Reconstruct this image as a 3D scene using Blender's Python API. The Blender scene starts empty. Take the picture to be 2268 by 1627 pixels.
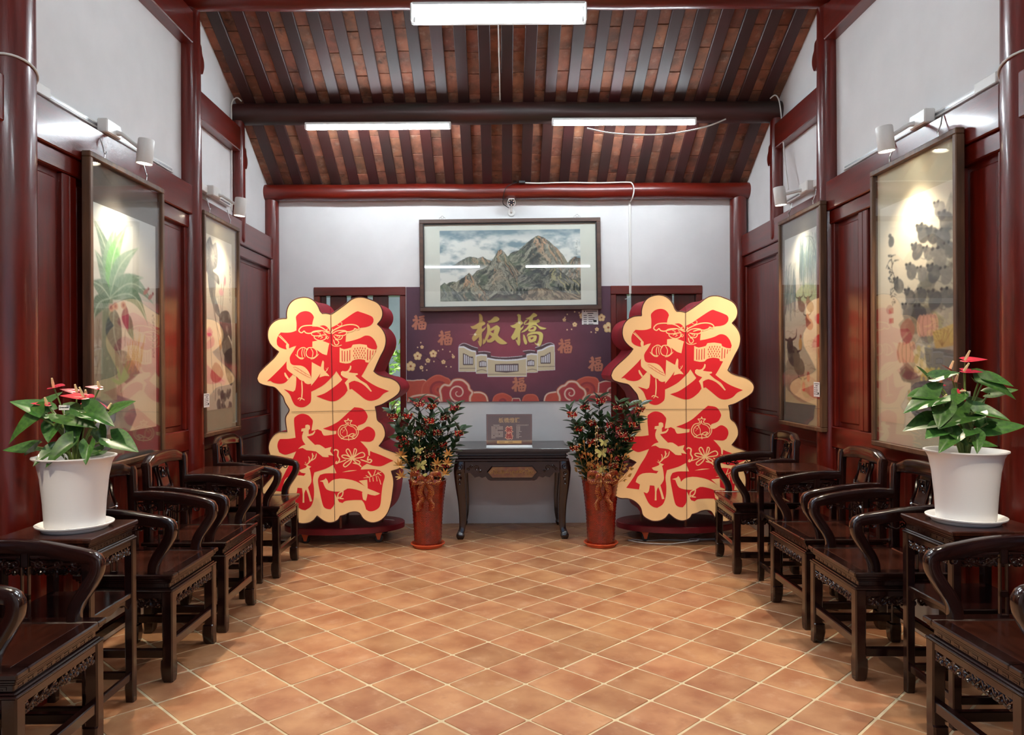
import bpy, bmesh, math, random
import numpy as np
from mathutils import Vector, Matrix, Euler
R = math.radians
scene = bpy.context.scene
COL = scene.collection

# ------------------------------------------------------------------ camera
cam_data = bpy.data.cameras.new('camera')
cam_data.sensor_width = 36.0
cam_data.lens = 1680.0 / 2268.0 * 36.0
cam_data.shift_x = 23.0 / 2268.0
cam_data.shift_y = 0.0
cam_data.clip_start = 0.05
cam = bpy.data.objects.new('camera', cam_data)
COL.objects.link(cam)
cam.matrix_world = Matrix.Translation((0, 0, 1.45)) @ Matrix.Rotation(R(90), 4, 'X') @ Matrix.Rotation(R(-0.3), 4, 'Z')
scene.camera = cam

# ------------------------------------------------------------------ world, sun, view
world = bpy.data.worlds.new('world'); scene.world = world; world.use_nodes = True
wn = world.node_tree.nodes; wl = world.node_tree.links
bg = wn['Background']
sky = wn.new('ShaderNodeTexSky'); sky.sky_type = 'HOSEK_WILKIE'; sky.turbidity = 4.0
sky.sun_direction = Vector((0.35, 0.25, 0.9)).normalized()
wl.new(sky.outputs['Color'], bg.inputs['Color']); bg.inputs['Strength'].default_value = 4.0
sun_d = bpy.data.lights.new('sun', 'SUN'); sun_d.energy = 9.0; sun_d.angle = R(2.0); sun_d.color = (1.0, .96, .88)
sun = bpy.data.objects.new('sun', sun_d); COL.objects.link(sun)
sun.rotation_euler = Vector((0.35, 0.25, 0.9)).to_track_quat('Z', 'Y').to_euler()
vs = scene.view_settings
vs.view_transform = 'Standard'; vs.look = 'None'; vs.gamma = 1.0; vs.use_curve_mapping = False
vs.exposure = 0.0
FLUO = 140.0        # fluorescent tube emission
SPOT_W = 100.0      # watts of each track spot
scene.cycles.max_bounces = 8
scene.cycles.transparent_max_bounces = 12

# ------------------------------------------------------------------ materials
MATS = {}
def srgb(r, g, b):
    f = lambda c: c / 12.92 if c <= .04045 else ((c + .055) / 1.055) ** 2.4
    return (f(r / 255), f(g / 255), f(b / 255))
def mat(name, color, rough=.5, metal=0.0, coat=0.0, var=0.0, vscale=6.0, bump=0.0, bscale=40.0, stretch=None,
        rnd=0.0, emit=None, estr=0.0, spec=None, color2=None, vdetail=4.0, sheen=0.0):
    if name in MATS: return MATS[name]
    m = bpy.data.materials.new(name); m.use_nodes = True
    nt = m.node_tree; n = nt.nodes; l = nt.links
    b = n['Principled BSDF']
    b.inputs['Base Color'].default_value = (*color, 1)
    b.inputs['Roughness'].default_value = rough; b.inputs['Metallic'].default_value = metal
    b.inputs['Coat Weight'].default_value = coat; b.inputs['Coat Roughness'].default_value = .12
    if spec is not None: b.inputs['Specular IOR Level'].default_value = spec
    if sheen: b.inputs['Sheen Weight'].default_value = sheen
    if emit is not None:
        b.inputs['Emission Color'].default_value = (*emit, 1); b.inputs['Emission Strength'].default_value = estr
    if var or bump or rnd or color2:
        tc = n.new('ShaderNodeTexCoord'); mp = n.new('ShaderNodeMapping')
        l.new(tc.outputs['Object'], mp.inputs['Vector'])
        if stretch: mp.inputs['Scale'].default_value = stretch
        if rnd:
            oi = n.new('ShaderNodeObjectInfo'); mu = n.new('ShaderNodeMath'); mu.operation = 'MULTIPLY'
            mu.inputs[1].default_value = 37.0; l.new(oi.outputs['Random'], mu.inputs[0])
            cx = n.new('ShaderNodeCombineXYZ'); l.new(mu.outputs[0], cx.inputs[0]); l.new(mu.outputs[0], cx.inputs[1])
            l.new(cx.outputs[0], mp.inputs['Location'])
    last = None
    if var or color2:
        nz = n.new('ShaderNodeTexNoise'); nz.inputs['Scale'].default_value = vscale; nz.inputs['Detail'].default_value = vdetail
        l.new(mp.outputs[0], nz.inputs['Vector'])
        mx = n.new('ShaderNodeMix'); mx.data_type = 'RGBA'
        c2 = color2 if color2 else tuple(max(0, c * (1 - var)) for c in color)
        c1 = color if color2 else tuple(c * (1 + var * .6) for c in color)
        mx.inputs['A'].default_value = (*c1, 1); mx.inputs['B'].default_value = (*c2, 1)
        rp = n.new('ShaderNodeMapRange'); rp.inputs[1].default_value = .35; rp.inputs[2].default_value = .68
        l.new(nz.outputs['Fac'], rp.inputs[0]); l.new(rp.outputs[0], mx.inputs['Factor'])
        last = mx.outputs['Result']
    if rnd:
        hs = n.new('ShaderNodeHueSaturation')
        mr = n.new('ShaderNodeMapRange'); mr.inputs[3].default_value = 1 - rnd; mr.inputs[4].default_value = 1 + rnd
        l.new(oi.outputs['Random'], mr.inputs[0]); l.new(mr.outputs[0], hs.inputs['Value'])
        fr2 = n.new('ShaderNodeMath'); fr2.operation = 'FRACT'; l.new(mu.outputs[0], fr2.inputs[0]); mh = n.new('ShaderNodeMapRange'); mh.inputs[3].default_value = .5 - rnd * .03; mh.inputs[4].default_value = .5 + rnd * .03; l.new(fr2.outputs[0], mh.inputs[0]); l.new(mh.outputs[0], hs.inputs['Hue'])
        if last: l.new(last, hs.inputs['Color'])
        else: hs.inputs['Color'].default_value = (*color, 1)
        last = hs.outputs['Color']
    if last: l.new(last, b.inputs['Base Color'])
    if bump:
        nb = n.new('ShaderNodeTexNoise'); nb.inputs['Scale'].default_value = bscale; nb.inputs['Detail'].default_value = 3
        l.new(mp.outputs[0], nb.inputs['Vector'])
        bp = n.new('ShaderNodeBump'); bp.inputs['Strength'].default_value = bump; bp.inputs['Distance'].default_value = .004
        l.new(nb.outputs['Fac'], bp.inputs['Height']); l.new(bp.outputs[0], b.inputs['Normal'])
    MATS[name] = m
    return m
def attr_mat(name, rough=.6, coat=0.0):
    if name in MATS: return MATS[name]
    m = bpy.data.materials.new(name); m.use_nodes = True
    n = m.node_tree.nodes; l = m.node_tree.links; b = n['Principled BSDF']
    a = n.new('ShaderNodeVertexColor'); a.layer_name = 'paint'
    l.new(a.outputs['Color'], b.inputs['Base Color']); b.inputs['Roughness'].default_value = rough
    b.inputs['Coat Weight'].default_value = coat
    MATS[name] = m; return m
def glass_mat(name='pane_glass', ior=1.5, tint=(1, 1, 1), gain=1.0):
    if name in MATS: return MATS[name]
    m = bpy.data.materials.new(name); m.use_nodes = True
    n = m.node_tree.nodes; l = m.node_tree.links
    n.remove(n['Principled BSDF']); out = n['Material Output']
    tr = n.new('ShaderNodeBsdfTransparent'); tr.inputs[0].default_value = (*tint, 1)
    gl = n.new('ShaderNodeBsdfGlossy'); gl.inputs['Roughness'].default_value = .015
    lw = n.new('ShaderNodeLayerWeight'); lw.inputs[0].default_value = .5
    pw = n.new('ShaderNodeMath'); pw.operation = 'POWER'; pw.inputs[1].default_value = 5.0
    mu = n.new('ShaderNodeMath'); mu.operation = 'MULTIPLY_ADD'; mu.inputs[1].default_value = .96 * gain; mu.inputs[2].default_value = .04 * gain; mu.use_clamp = True
    mx = n.new('ShaderNodeMixShader')
    l.new(lw.outputs['Facing'], pw.inputs[0]); l.new(pw.outputs[0], mu.inputs[0]); l.new(mu.outputs[0], mx.inputs[0]); l.new(tr.outputs[0], mx.inputs[1]); l.new(gl.outputs[0], mx.inputs[2])
    l.new(mx.outputs[0], out.inputs['Surface'])
    MATS[name] = m; return m

LACQ = mat('red_lacquer', srgb(98, 19, 7), .3, coat=.35, var=.28, vscale=5, bump=.12, bscale=60, stretch=(6, 6, .6))
LACQ_B = mat('red_lacquer_beam', srgb(96, 19, 8), .32, coat=.3, var=.3, vscale=4, bump=.12, bscale=50, stretch=(.6, 6, 6))
LACQ_Y = mat('red_lacquer_rail', srgb(98, 19, 7), .28, coat=.4, var=.25, vscale=4, bump=.15, bscale=60, stretch=(6, .5, 6))
PURLIN = mat('weathered_purlin', srgb(70, 22, 20), .5, coat=.1, color2=srgb(44, 38, 33), vscale=1.6, bump=.15, bscale=40, stretch=(.6, 5, 5))
PLASTER = mat('white_plaster', (.76, .745, .74), .85, var=.05, vscale=3.0, bump=.08, bscale=30)
PLINTH = mat('pale_plinth', (.62, .60, .57), .7, var=.1, vscale=5)
ROSE = mat('dark_rosewood', srgb(38, 17, 13), .17, coat=.45, color2=srgb(25, 11, 10), vscale=7, bump=.05, bscale=60, stretch=(1, 1, 1))
ROSE_SEAT = mat('rosewood_seat', srgb(66, 31, 20), .2, coat=.4, color2=srgb(46, 22, 16), vscale=4, bump=.04, bscale=50, stretch=(8, 1, 1))
RAFTER = mat('maroon_rafter', srgb(66, 28, 27), .5, color2=srgb(52, 36, 33), vscale=1.5, rnd=.18, bump=.08, bscale=40)
BRICK = mat('roof_brick', srgb(150, 94, 70), .85, color2=srgb(104, 70, 56), vscale=9, rnd=.25, bump=.4, bscale=50)
MORTAR = mat('roof_board', srgb(52, 34, 29), .9, var=.2)
GROUT = mat('floor_grout', srgb(204, 188, 156), .9, var=.15, vscale=12)
TILE = mat('terracotta_tile', srgb(186, 138, 100), .38, color2=srgb(154, 100, 68), vscale=5.0, rnd=.13, bump=.12, bscale=25)
def blotch(m, color, scale, lo, hi, amount):
    nt = m.node_tree; n = nt.nodes; l = nt.links; b = n['Principled BSDF']; src = b.inputs['Base Color'].links[0].from_socket
    mp = [q for q in n if q.type == 'MAPPING'][0]
    nz = n.new('ShaderNodeTexNoise'); nz.inputs['Scale'].default_value = scale; nz.inputs['Detail'].default_value = 6; nz.inputs['Roughness'].default_value = .65
    l.new(mp.outputs[0], nz.inputs['Vector'])
    mr = n.new('ShaderNodeMapRange'); mr.inputs[1].default_value = lo; mr.inputs[2].default_value = hi; mr.inputs[4].default_value = amount
    l.new(nz.outputs['Fac'], mr.inputs[0]); mx = n.new('ShaderNodeMix'); mx.data_type = 'RGBA'; mx.inputs['B'].default_value = (*color, 1)
    l.new(src, mx.inputs['A']); l.new(mr.outputs[0], mx.inputs['Factor']); l.new(mx.outputs['Result'], b.inputs['Base Color'])
blotch(TILE, srgb(206, 168, 138), 9.0, .54, .76, .5); blotch(TILE, srgb(120, 66, 46), 6.0, .58, .76, .45)
blotch(BRICK, srgb(186, 160, 140), 12.0, .54, .74, .4); blotch(BRICK, srgb(52, 38, 34), 7.0, .58, .70, .8)
blotch(RAFTER, srgb(40, 34, 33), 1.2, .5, .7, .6)
WHITE_MET = mat('white_metal', (.78, .77, .74), .35)
GREY_MET = mat('grey_metal', (.35, .35, .36), .35, metal=.9)
STEEL = mat('steel', (.6, .58, .55), .3, metal=1.0)
BLACK_P = mat('black_plastic', (.012, .012, .013), .4)
CABLE_W = mat('white_cable', (.72, .70, .66), .5)
WHITE_POT = mat('white_plastic_pot', (.88, .87, .86), .38, bump=.06, bscale=60, stretch=(.4, .4, 5))
GLASS = glass_mat(gain=1.25)
CARD = mat('white_card', (.82, .82, .80), .6)
INK = mat('black_ink', (.02, .02, .02), .7)

# ------------------------------------------------------------------ object helpers
def tag(o, label=None, cat=None, group=None, kind=None):
    if label: o['label'] = label
    if cat: o['category'] = cat
    if group: o['group'] = group
    if kind: o['kind'] = kind
    return o
def empty(name, loc=(0, 0, 0), rz=0.0):
    o = bpy.data.objects.new(name, None); COL.objects.link(o)
    o.location = loc; o.rotation_euler = (0, 0, rz); o.empty_display_size = .1
    return o
def link(name, me, parent=None, loc=None, rot=None, scale=None):
    o = bpy.data.objects.new(name, me); COL.objects.link(o)
    if parent is not None: o.parent = parent
    if loc is not None: o.location = loc
    if rot is not None: o.rotation_euler = rot
    if scale is not None: o.scale = scale
    return o
def copy_tree(o, parent=None):
    c = o.copy(); COL.objects.link(c)
    if parent is not None: c.parent = parent
    for ch in list(o.children): copy_tree(ch, c)
    return c

class MB:
    """collects geometry for one mesh"""
    def __init__(s): s.v = []; s.f = []
    def add(s, vs, fs, M=None):
        k = len(s.v)
        s.v += [tuple(M @ Vector(p)) for p in vs] if M is not None else [tuple(p) for p in vs]
        s.f += [tuple(i + k for i in f) for f in fs]
    def box(s, a, b, M=None):
        (x0, y0, z0), (x1, y1, z1) = a, b
        s.add([(x0,y0,z0),(x1,y0,z0),(x1,y1,z0),(x0,y1,z0),(x0,y0,z1),(x1,y0,z1),(x1,y1,z1),(x0,y1,z1)],
              [(0,3,2,1),(4,5,6,7),(0,1,5,4),(1,2,6,5),(2,3,7,6),(3,0,4,7)], M)
    def cbox(s, a, b, c=.004, M=None):
        """chamfered box"""
        lo = Vector(a); hi = Vector(b); c = min(c, *(abs(hi[i] - lo[i]) * .45 for i in range(3)))
        vs = []; idx = {}
        for sx in (0, 1):
            for sy in (0, 1):
                for sz in (0, 1):
                    S = (sx, sy, sz)
                    for ax in range(3):
                        p = []
                        for k in range(3):
                            e = hi[k] if S[k] else lo[k]
                            p.append(e if k == ax else (e - c if S[k] else e + c))
                        idx[(S, ax)] = len(vs); vs.append(p)
        fs = []
        for ax in range(3):
            o1, o2 = [k for k in range(3) if k != ax]
            for sd in (0, 1):
                q = []
                for (p, r) in ((0,0),(1,0),(1,1),(0,1)):
                    S = [0,0,0]; S[ax] = sd; S[o1] = p; S[o2] = r; q.append(idx[(tuple(S), ax)])
                fs.append(q)
        for ax in range(3):
            o1, o2 = [k for k in range(3) if k != ax]
            for p in (0, 1):
                for r in (0, 1):
                    S0 = [0,0,0]; S0[o1] = p; S0[o2] = r; S1 = list(S0); S1[ax] = 1
                    S0, S1 = tuple(S0), tuple(S1)
                    fs.append([idx[(S0, o1)], idx[(S1, o1)], idx[(S1, o2)], idx[(S0, o2)]])
        for sx in (0, 1):
            for sy in (0, 1):
                for sz in (0, 1):
                    S = (sx, sy, sz); fs.append([idx[(S, 0)], idx[(S, 1)], idx[(S, 2)]])
        s.add(vs, fs, M)
    def prism(s, poly, d0, d1, M=None):
        """2-D polygon (x,z) extruded along y from d0 to d1"""
        n = len(poly)
        vs = [(p[0], d0, p[1]) for p in poly] + [(p[0], d1, p[1]) for p in poly]
        fs = [tuple(range(n)), tuple(range(2 * n - 1, n - 1, -1))]
        fs += [(i, i + n, (i + 1) % n + n, (i + 1) % n) for i in range(n)]
        s.add(vs, fs, M)
    def tube(s, pts, rad, n=8, caps=True, M=None):
        pts = [Vector(p) for p in pts]; k = len(pts)
        if not hasattr(rad, '__len__'): rad = [rad] * k
        vs = []; fs = []; t0 = (pts[1] - pts[0]).normalized()
        up = Vector((0, 0, 1)) if abs(t0.z) < .9 else Vector((1, 0, 0))
        nrm = (up - t0 * up.dot(t0)).normalized()
        for i, p in enumerate(pts):
            t = (pts[min(i + 1, k - 1)] - pts[max(i - 1, 0)])
            t = t.normalized() if t.length > 1e-9 else t0
            nrm = nrm - t * nrm.dot(t)
            nrm = nrm.normalized() if nrm.length > 1e-6 else t.orthogonal().normalized()
            b = t.cross(nrm)
            for j in range(n):
                a = 2 * math.pi * j / n
                vs.append(p + (nrm * math.cos(a) + b * math.sin(a)) * rad[i])
        for i in range(k - 1):
            for j in range(n):
                fs.append((i*n+j, i*n+(j+1)%n, (i+1)*n+(j+1)%n, (i+1)*n+j))
        if caps: fs += [tuple(range(n - 1, -1, -1)), tuple(range((k-1)*n, k*n))]
        s.add(vs, fs, M)
    def sweep(s, pts, w, h, side, c=.3, M=None, caps=True):
        """rounded-rectangle section swept along pts; w across 'side', h across the other axis"""
        pts = [Vector(p) for p in pts]; k = len(pts)
        if not hasattr(w, '__len__'): w = [w] * k
        if not hasattr(h, '__len__'): h = [h] * k
        side = Vector(side).normalized(); vs = []; fs = []
        c2 = c * .3
        sec = [(1-c,-1),(1-c2,-1+c2),(1,-1+c),(1,1-c),(1-c2,1-c2),(1-c,1),(-1+c,1),(-1+c2,1-c2),(-1,1-c),(-1,-1+c),(-1+c2,-1+c2),(-1+c,-1)]
        n = len(sec)
        for i, p in enumerate(pts):
            t = (pts[min(i+1, k-1)] - pts[max(i-1, 0)]).normalized()
            a = (side - t * side.dot(t)).normalized(); b = t.cross(a)
            for (x, y) in sec: vs.append(p + a * (x * w[i] / 2) + b * (y * h[i] / 2))
        for i in range(k - 1):
            for j in range(n): fs.append((i*n+j, i*n+(j+1)%n, (i+1)*n+(j+1)%n, (i+1)*n+j))
        if caps: fs += [tuple(range(n - 1, -1, -1)), tuple(range((k-1)*n, k*n))]
        s.add(vs, fs, M)
    def lathe(s, prof, n=24, M=None, caps=True):
        vs = []; fs = []
        for (r, z) in prof:
            for j in range(n):
                a = 2 * math.pi * j / n; vs.append((r * math.cos(a), r * math.sin(a), z))
        for i in range(len(prof) - 1):
            for j in range(n): fs.append((i*n+j, i*n+(j+1)%n, (i+1)*n+(j+1)%n, (i+1)*n+j))
        if caps: fs += [tuple(range(n - 1, -1, -1)), tuple(range((len(prof)-1)*n, len(prof)*n))]
        s.add(vs, fs, M)
    def ball(s, c, r, n=6, m=4, M=None):
        if not hasattr(r, '__len__'): r = (r, r, r)
        prof = [(math.sin(math.pi * i / m), -math.cos(math.pi * i / m)) for i in range(1, m)]
        vs = [(c[0], c[1], c[2] - r[2])]
        for (q, z) in prof:
            for j in range(n):
                a = 2*math.pi*j/n; vs.append((c[0]+r[0]*q*math.cos(a), c[1]+r[1]*q*math.sin(a), c[2]+r[2]*z))
        vs.append((c[0], c[1], c[2] + r[2])); fs = []
        for j in range(n): fs.append((0, 1 + (j+1)%n, 1 + j))
        for i in range(m - 2):
            for j in range(n): fs.append((1+i*n+j, 1+i*n+(j+1)%n, 1+(i+1)*n+(j+1)%n, 1+(i+1)*n+j))
        for j in range(n): fs.append((1+(m-2)*n+j, 1+(m-2)*n+(j+1)%n, len(vs)-1))
        s.add(vs, fs, M)
    def strip(s, pts, w, side, M=None):
        """flat ribbon"""
        pts = [Vector(p) for p in pts]; k = len(pts)
        if not hasattr(w, '__len__'): w = [w] * k
        sd = [Vector(q).normalized() for q in side] if hasattr(side[0], '__len__') else [Vector(side).normalized()] * k
        vs = []
        for i, p in enumerate(pts): vs += [p - sd[i] * w[i] / 2, p + sd[i] * w[i] / 2]
        s.add(vs, [(2*i, 2*i+1, 2*i+3, 2*i+2) for i in range(k - 1)], M)
    def mesh(s, name, m, smooth=True, ang=35):
        me = bpy.data.meshes.new(name); me.from_pydata(s.v, [], s.f)
        bm = bmesh.new(); bm.from_mesh(me); bmesh.ops.recalc_face_normals(bm, faces=bm.faces); bm.to_mesh(me); bm.free()
        if m is not None: me.materials.append(m)
        if smooth:
            me.polygons.foreach_set('use_smooth', [True] * len(me.polygons)); me.set_sharp_from_angle(angle=R(ang))
        me.update(); return me
    def obj(s, name, m, parent=None, loc=None, rot=None, smooth=True, ang=35):
        return link(name, s.mesh(name, m, smooth, ang), parent, loc, rot)

def smooth_path(pts, n=6, closed=False, corner=None):
    """Catmull-Rom through pts; turns sharper than `corner` degrees stay sharp"""
    P = [np.array(p, float) for p in pts]; k = len(P); out = []
    def sharp(i):
        if corner is None: return False
        a = P[i] - P[i-1]; b = P[(i+1) % k] - P[i]
        d = np.dot(a, b) / (np.linalg.norm(a) * np.linalg.norm(b) + 1e-12)
        return math.degrees(math.acos(max(-1, min(1, d)))) > corner
    seg = k if closed else k - 1
    for i in range(seg):
        p1, p2 = P[i], P[(i+1) % k]
        p0 = P[i-1] if (closed or i > 0) else p1
        p3 = P[(i+2) % k] if (closed or i + 2 < k) else p2
        if sharp(i): p0 = p1 - (p2 - p1)
        if sharp((i+1) % k): p3 = p2 + (p2 - p1)
        for j in range(n):
            t = j / n
            out.append(tuple(.5 * ((2*p1) + (-p0+p2)*t + (2*p0-5*p1+4*p2-p3)*t*t + (-p0+3*p1-3*p2+p3)*t**3)))
    if not closed: out.append(tuple(P[-1]))
    return out
def text_mesh(body, size, m, name, bold=0.0, align='CENTER'):
    cu = bpy.data.curves.new(name, 'FONT'); cu.body = body; cu.size = size; cu.align_x = align; cu.align_y = 'CENTER'
    cu.offset = bold; cu.resolution_u = 3
    o = bpy.data.objects.new(name, cu); COL.objects.link(o)
    dg = bpy.context.evaluated_depsgraph_get(); dg.update()
    me = bpy.data.meshes.new_from_object(o.evaluated_get(dg))
    COL.objects.unlink(o); bpy.data.objects.remove(o); bpy.data.curves.remove(cu)
    me.name = name; me.materials.clear(); me.materials.append(m)
    return me
# ================================================================== STRUCTURE
XL, XR, YB, YF = -2.17, 2.285, 7.07, -0.6
ROOF = [(-0.6, 3.03), (-0.4, 3.145), (0.4, 3.612), (1.4, 4.085), (3.3, 5.0), (5.2, 4.085), (6.2, 3.612), (7.0, 3.145), (7.25, 3.0)]
def roof_z(y):
    for (y0, z0), (y1, z1) in zip(ROOF, ROOF[1:]):
        if y0 <= y <= y1: return z0 + (z1 - z0) * (y - y0) / (y1 - y0)
    return ROOF[0][1] if y < ROOF[0][0] else ROOF[-1][1]

# ---- floor: grout bed + terracotta tiles laid diagonally
b = MB(); b.box((XL - .2, YF - 1.6, -.1), (XR + .2, YB + .1, -.0025))
floor = tag(b.obj('floor', GROUT), kind='structure')
TS = .2535; ang = R(45.1); org = np.array([-1.331, 3.117])
ei = np.array([math.cos(ang), math.sin(ang)]); ej = np.array([-math.sin(ang), math.cos(ang)])
rng = random.Random(3)
tile_meshes = []
for k in range(5):
    t = MB(); h = TS / 2 - .0056
    j = [rng.uniform(-.0012, .0012) for _ in range(8)]
    c = .006
    poly = [(-h+c+j[0],-h+j[1]),(h-c,-h+j[2]),(h+j[3],-h+c),(h+j[3],h-c),(h-c,h+j[4]),(-h+c,h+j[5]),(-h+j[6],h-c),(-h+j[6],-h+c)]
    m8 = [(x * .988, y * .988) for x, y in poly]; n = 8
    vs = [(x, y, -.008) for x, y in poly] + [(x, y, -.0018) for x, y in poly] + [(x, y, 0) for x, y in m8]
    fs = [(i, (i+1)%n, (i+1)%n+n, i+n) for i in range(n)] + [(i+n, (i+1)%n+n, (i+1)%n+2*n, i+2*n) for i in range(n)] + [tuple(range(2*n, 3*n))]
    t.add(vs, fs); tile_meshes.append(t.mesh('floor_tile', TILE))
spots = []
for i in range(-50, 51):
    for j in range(-50, 51):
        p = org + (i + .5) * TS * ei + (j + .5) * TS * ej
        if XL - .08 < p[0] < XR + .08 and YF - 1.4 < p[1] < YB + .1:
            spots.append((p[0], p[1]))
def in_view(p):
    x, y = p
    if y < 2.75: return False
    u = 1111 + x / y * 1680; v = 814 + 1.45 / y * 1680
    return -60 < u < 2330 and v < 1680
spots.sort(key=lambda p: (not in_view(p), p[1]))
for k, p in enumerate(spots[:300]):
    link('floor_tile', tile_meshes[rng.randrange(5)], floor, (p[0], p[1], rng.uniform(-.0012, .0008)), (rng.uniform(-.002, .002), rng.uniform(-.002, .002), ang + rng.choice((0, .5, 1, 1.5)) * math.pi + rng.uniform(-.006, .006)))
rest = MB(); h = TS / 2 - .004
for p in spots[300:]:
    rest.box((-h, -h, -.008), (h, h, 0), Matrix.Translation((p[0], p[1], 0)) @ Matrix.Rotation(ang, 4, 'Z'))
tag(rest.obj('floor_tiles_rest', TILE, floor, smooth=False), kind='stuff')

# ---- ceiling: boards above, rafters and roof bricks below
b = MB()
TH = .055
n = len(ROOF)
poly = [(y, z + TH) for y, z in ROOF] + [(y, z + TH + .1) for y, z in reversed(ROOF)]
vs = [(XL - .15, y, z) for y, z in poly] + [(XR + .15, y, z) for y, z in poly]; m_ = len(poly)
fs = []
for i in range(n - 1):
    a, a2 = i, i + 1; c, c2 = m_ - 1 - i, m_ - 2 - i
    fs += [(a, a2, a2 + m_, a + m_), (c, c2, c2 + m_, c + m_), (a, a2, c2, c), (a + m_, a2 + m_, c2 + m_, c + m_)]
fs += [(0, m_ - 1, 2*m_ - 1, m_), (n - 1, n, n + m_, n - 1 + m_)]
b.add(vs, fs)
ceiling = tag(b.obj('ceiling', MORTAR, smooth=False), kind='structure')
RS, RW = .175, .09
raf_x = [XL + .125 + RS * i for i in range(26) if XL + .125 + RS * i < XR - .02]
def slope_mat(y0, z0, y1, z1, x):
    d = Vector((0, y1 - y0, z1 - z0)); L = d.length; d.normalize()
    nrm = Vector((1, 0, 0)).cross(d)
    Mx = Matrix(((1, 0, 0, x), (0, d.y, nrm.y, y0), (0, d.z, nrm.z, z0), (0, 0, 0, 1)))
    return Mx, L
sections = [(ROOF[5], ROOF[6]), (ROOF[6], ROOF[7]), (ROOF[4], ROOF[5])]
raf_mesh = []
for (a, c) in sections:
    Mx, L = slope_mat(a[0], a[1], c[0], c[1], 0)
    r = MB(); r.cbox((-RW/2, -.02, 0), (RW/2, L + (.28 if c[0] > 6.9 else .02), .028), .004); raf_mesh.append((r.mesh('rafter', RAFTER), Mx))
for x in raf_x:
    for me, Mx in raf_mesh:
        o = link('rafter', me, ceiling); o.matrix_world = Matrix.Translation((x + rng.uniform(-.004, .004), 0, 0)) @ Mx
br_meshes = []
for k in range(4):
    t = MB(); w = RS / 2 + .004; j = [rng.uniform(-.002, .002) for _ in range(4)]
    t.cbox((-w, -.1035 + j[0], 0), (w, .1035 + j[1], .02), .003); br_meshes.append(t.mesh('roof_brick', BRICK))
gaps = [raf_x[0] - RS] + raf_x
for gi, x in enumerate(gaps):
    xc = x + RS / 2
    if xc > XR + .02 or xc < XL - .05: continue
    for si, (a, c) in enumerate(sections[:2]):
        Mx, L = slope_mat(a[0], a[1], c[0], c[1], xc)
        y = .05 + rng.uniform(0, .06) - .21 * .5
        L2 = L + (.22 if si else 0)
        while y < L2 + .05:
            o = link('roof_brick', br_meshes[rng.randrange(4)], ceiling)
            o.matrix_world = Mx @ Matrix.Translation((0, y + .105, .0285 + rng.uniform(0, .005))) @ Matrix.Rotation(rng.uniform(-.012, .012), 4, 'Z')
            y += .211
# the roof of the front half, plain boards far behind the viewer
for (a, c) in [(ROOF[1], ROOF[2]), (ROOF[2], ROOF[3]), (ROOF[3], ROOF[4])]:
    Mx, L = slope_mat(a[0], a[1], c[0], c[1], 0)
    r = MB()
    for x in raf_x: r.box((x - RW/2, 0, 0), (x + RW/2, L, .028))
    o = r.obj('rafter_field', RAFTER, ceiling); o.matrix_world = Mx; tag(o, kind='stuff')

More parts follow.
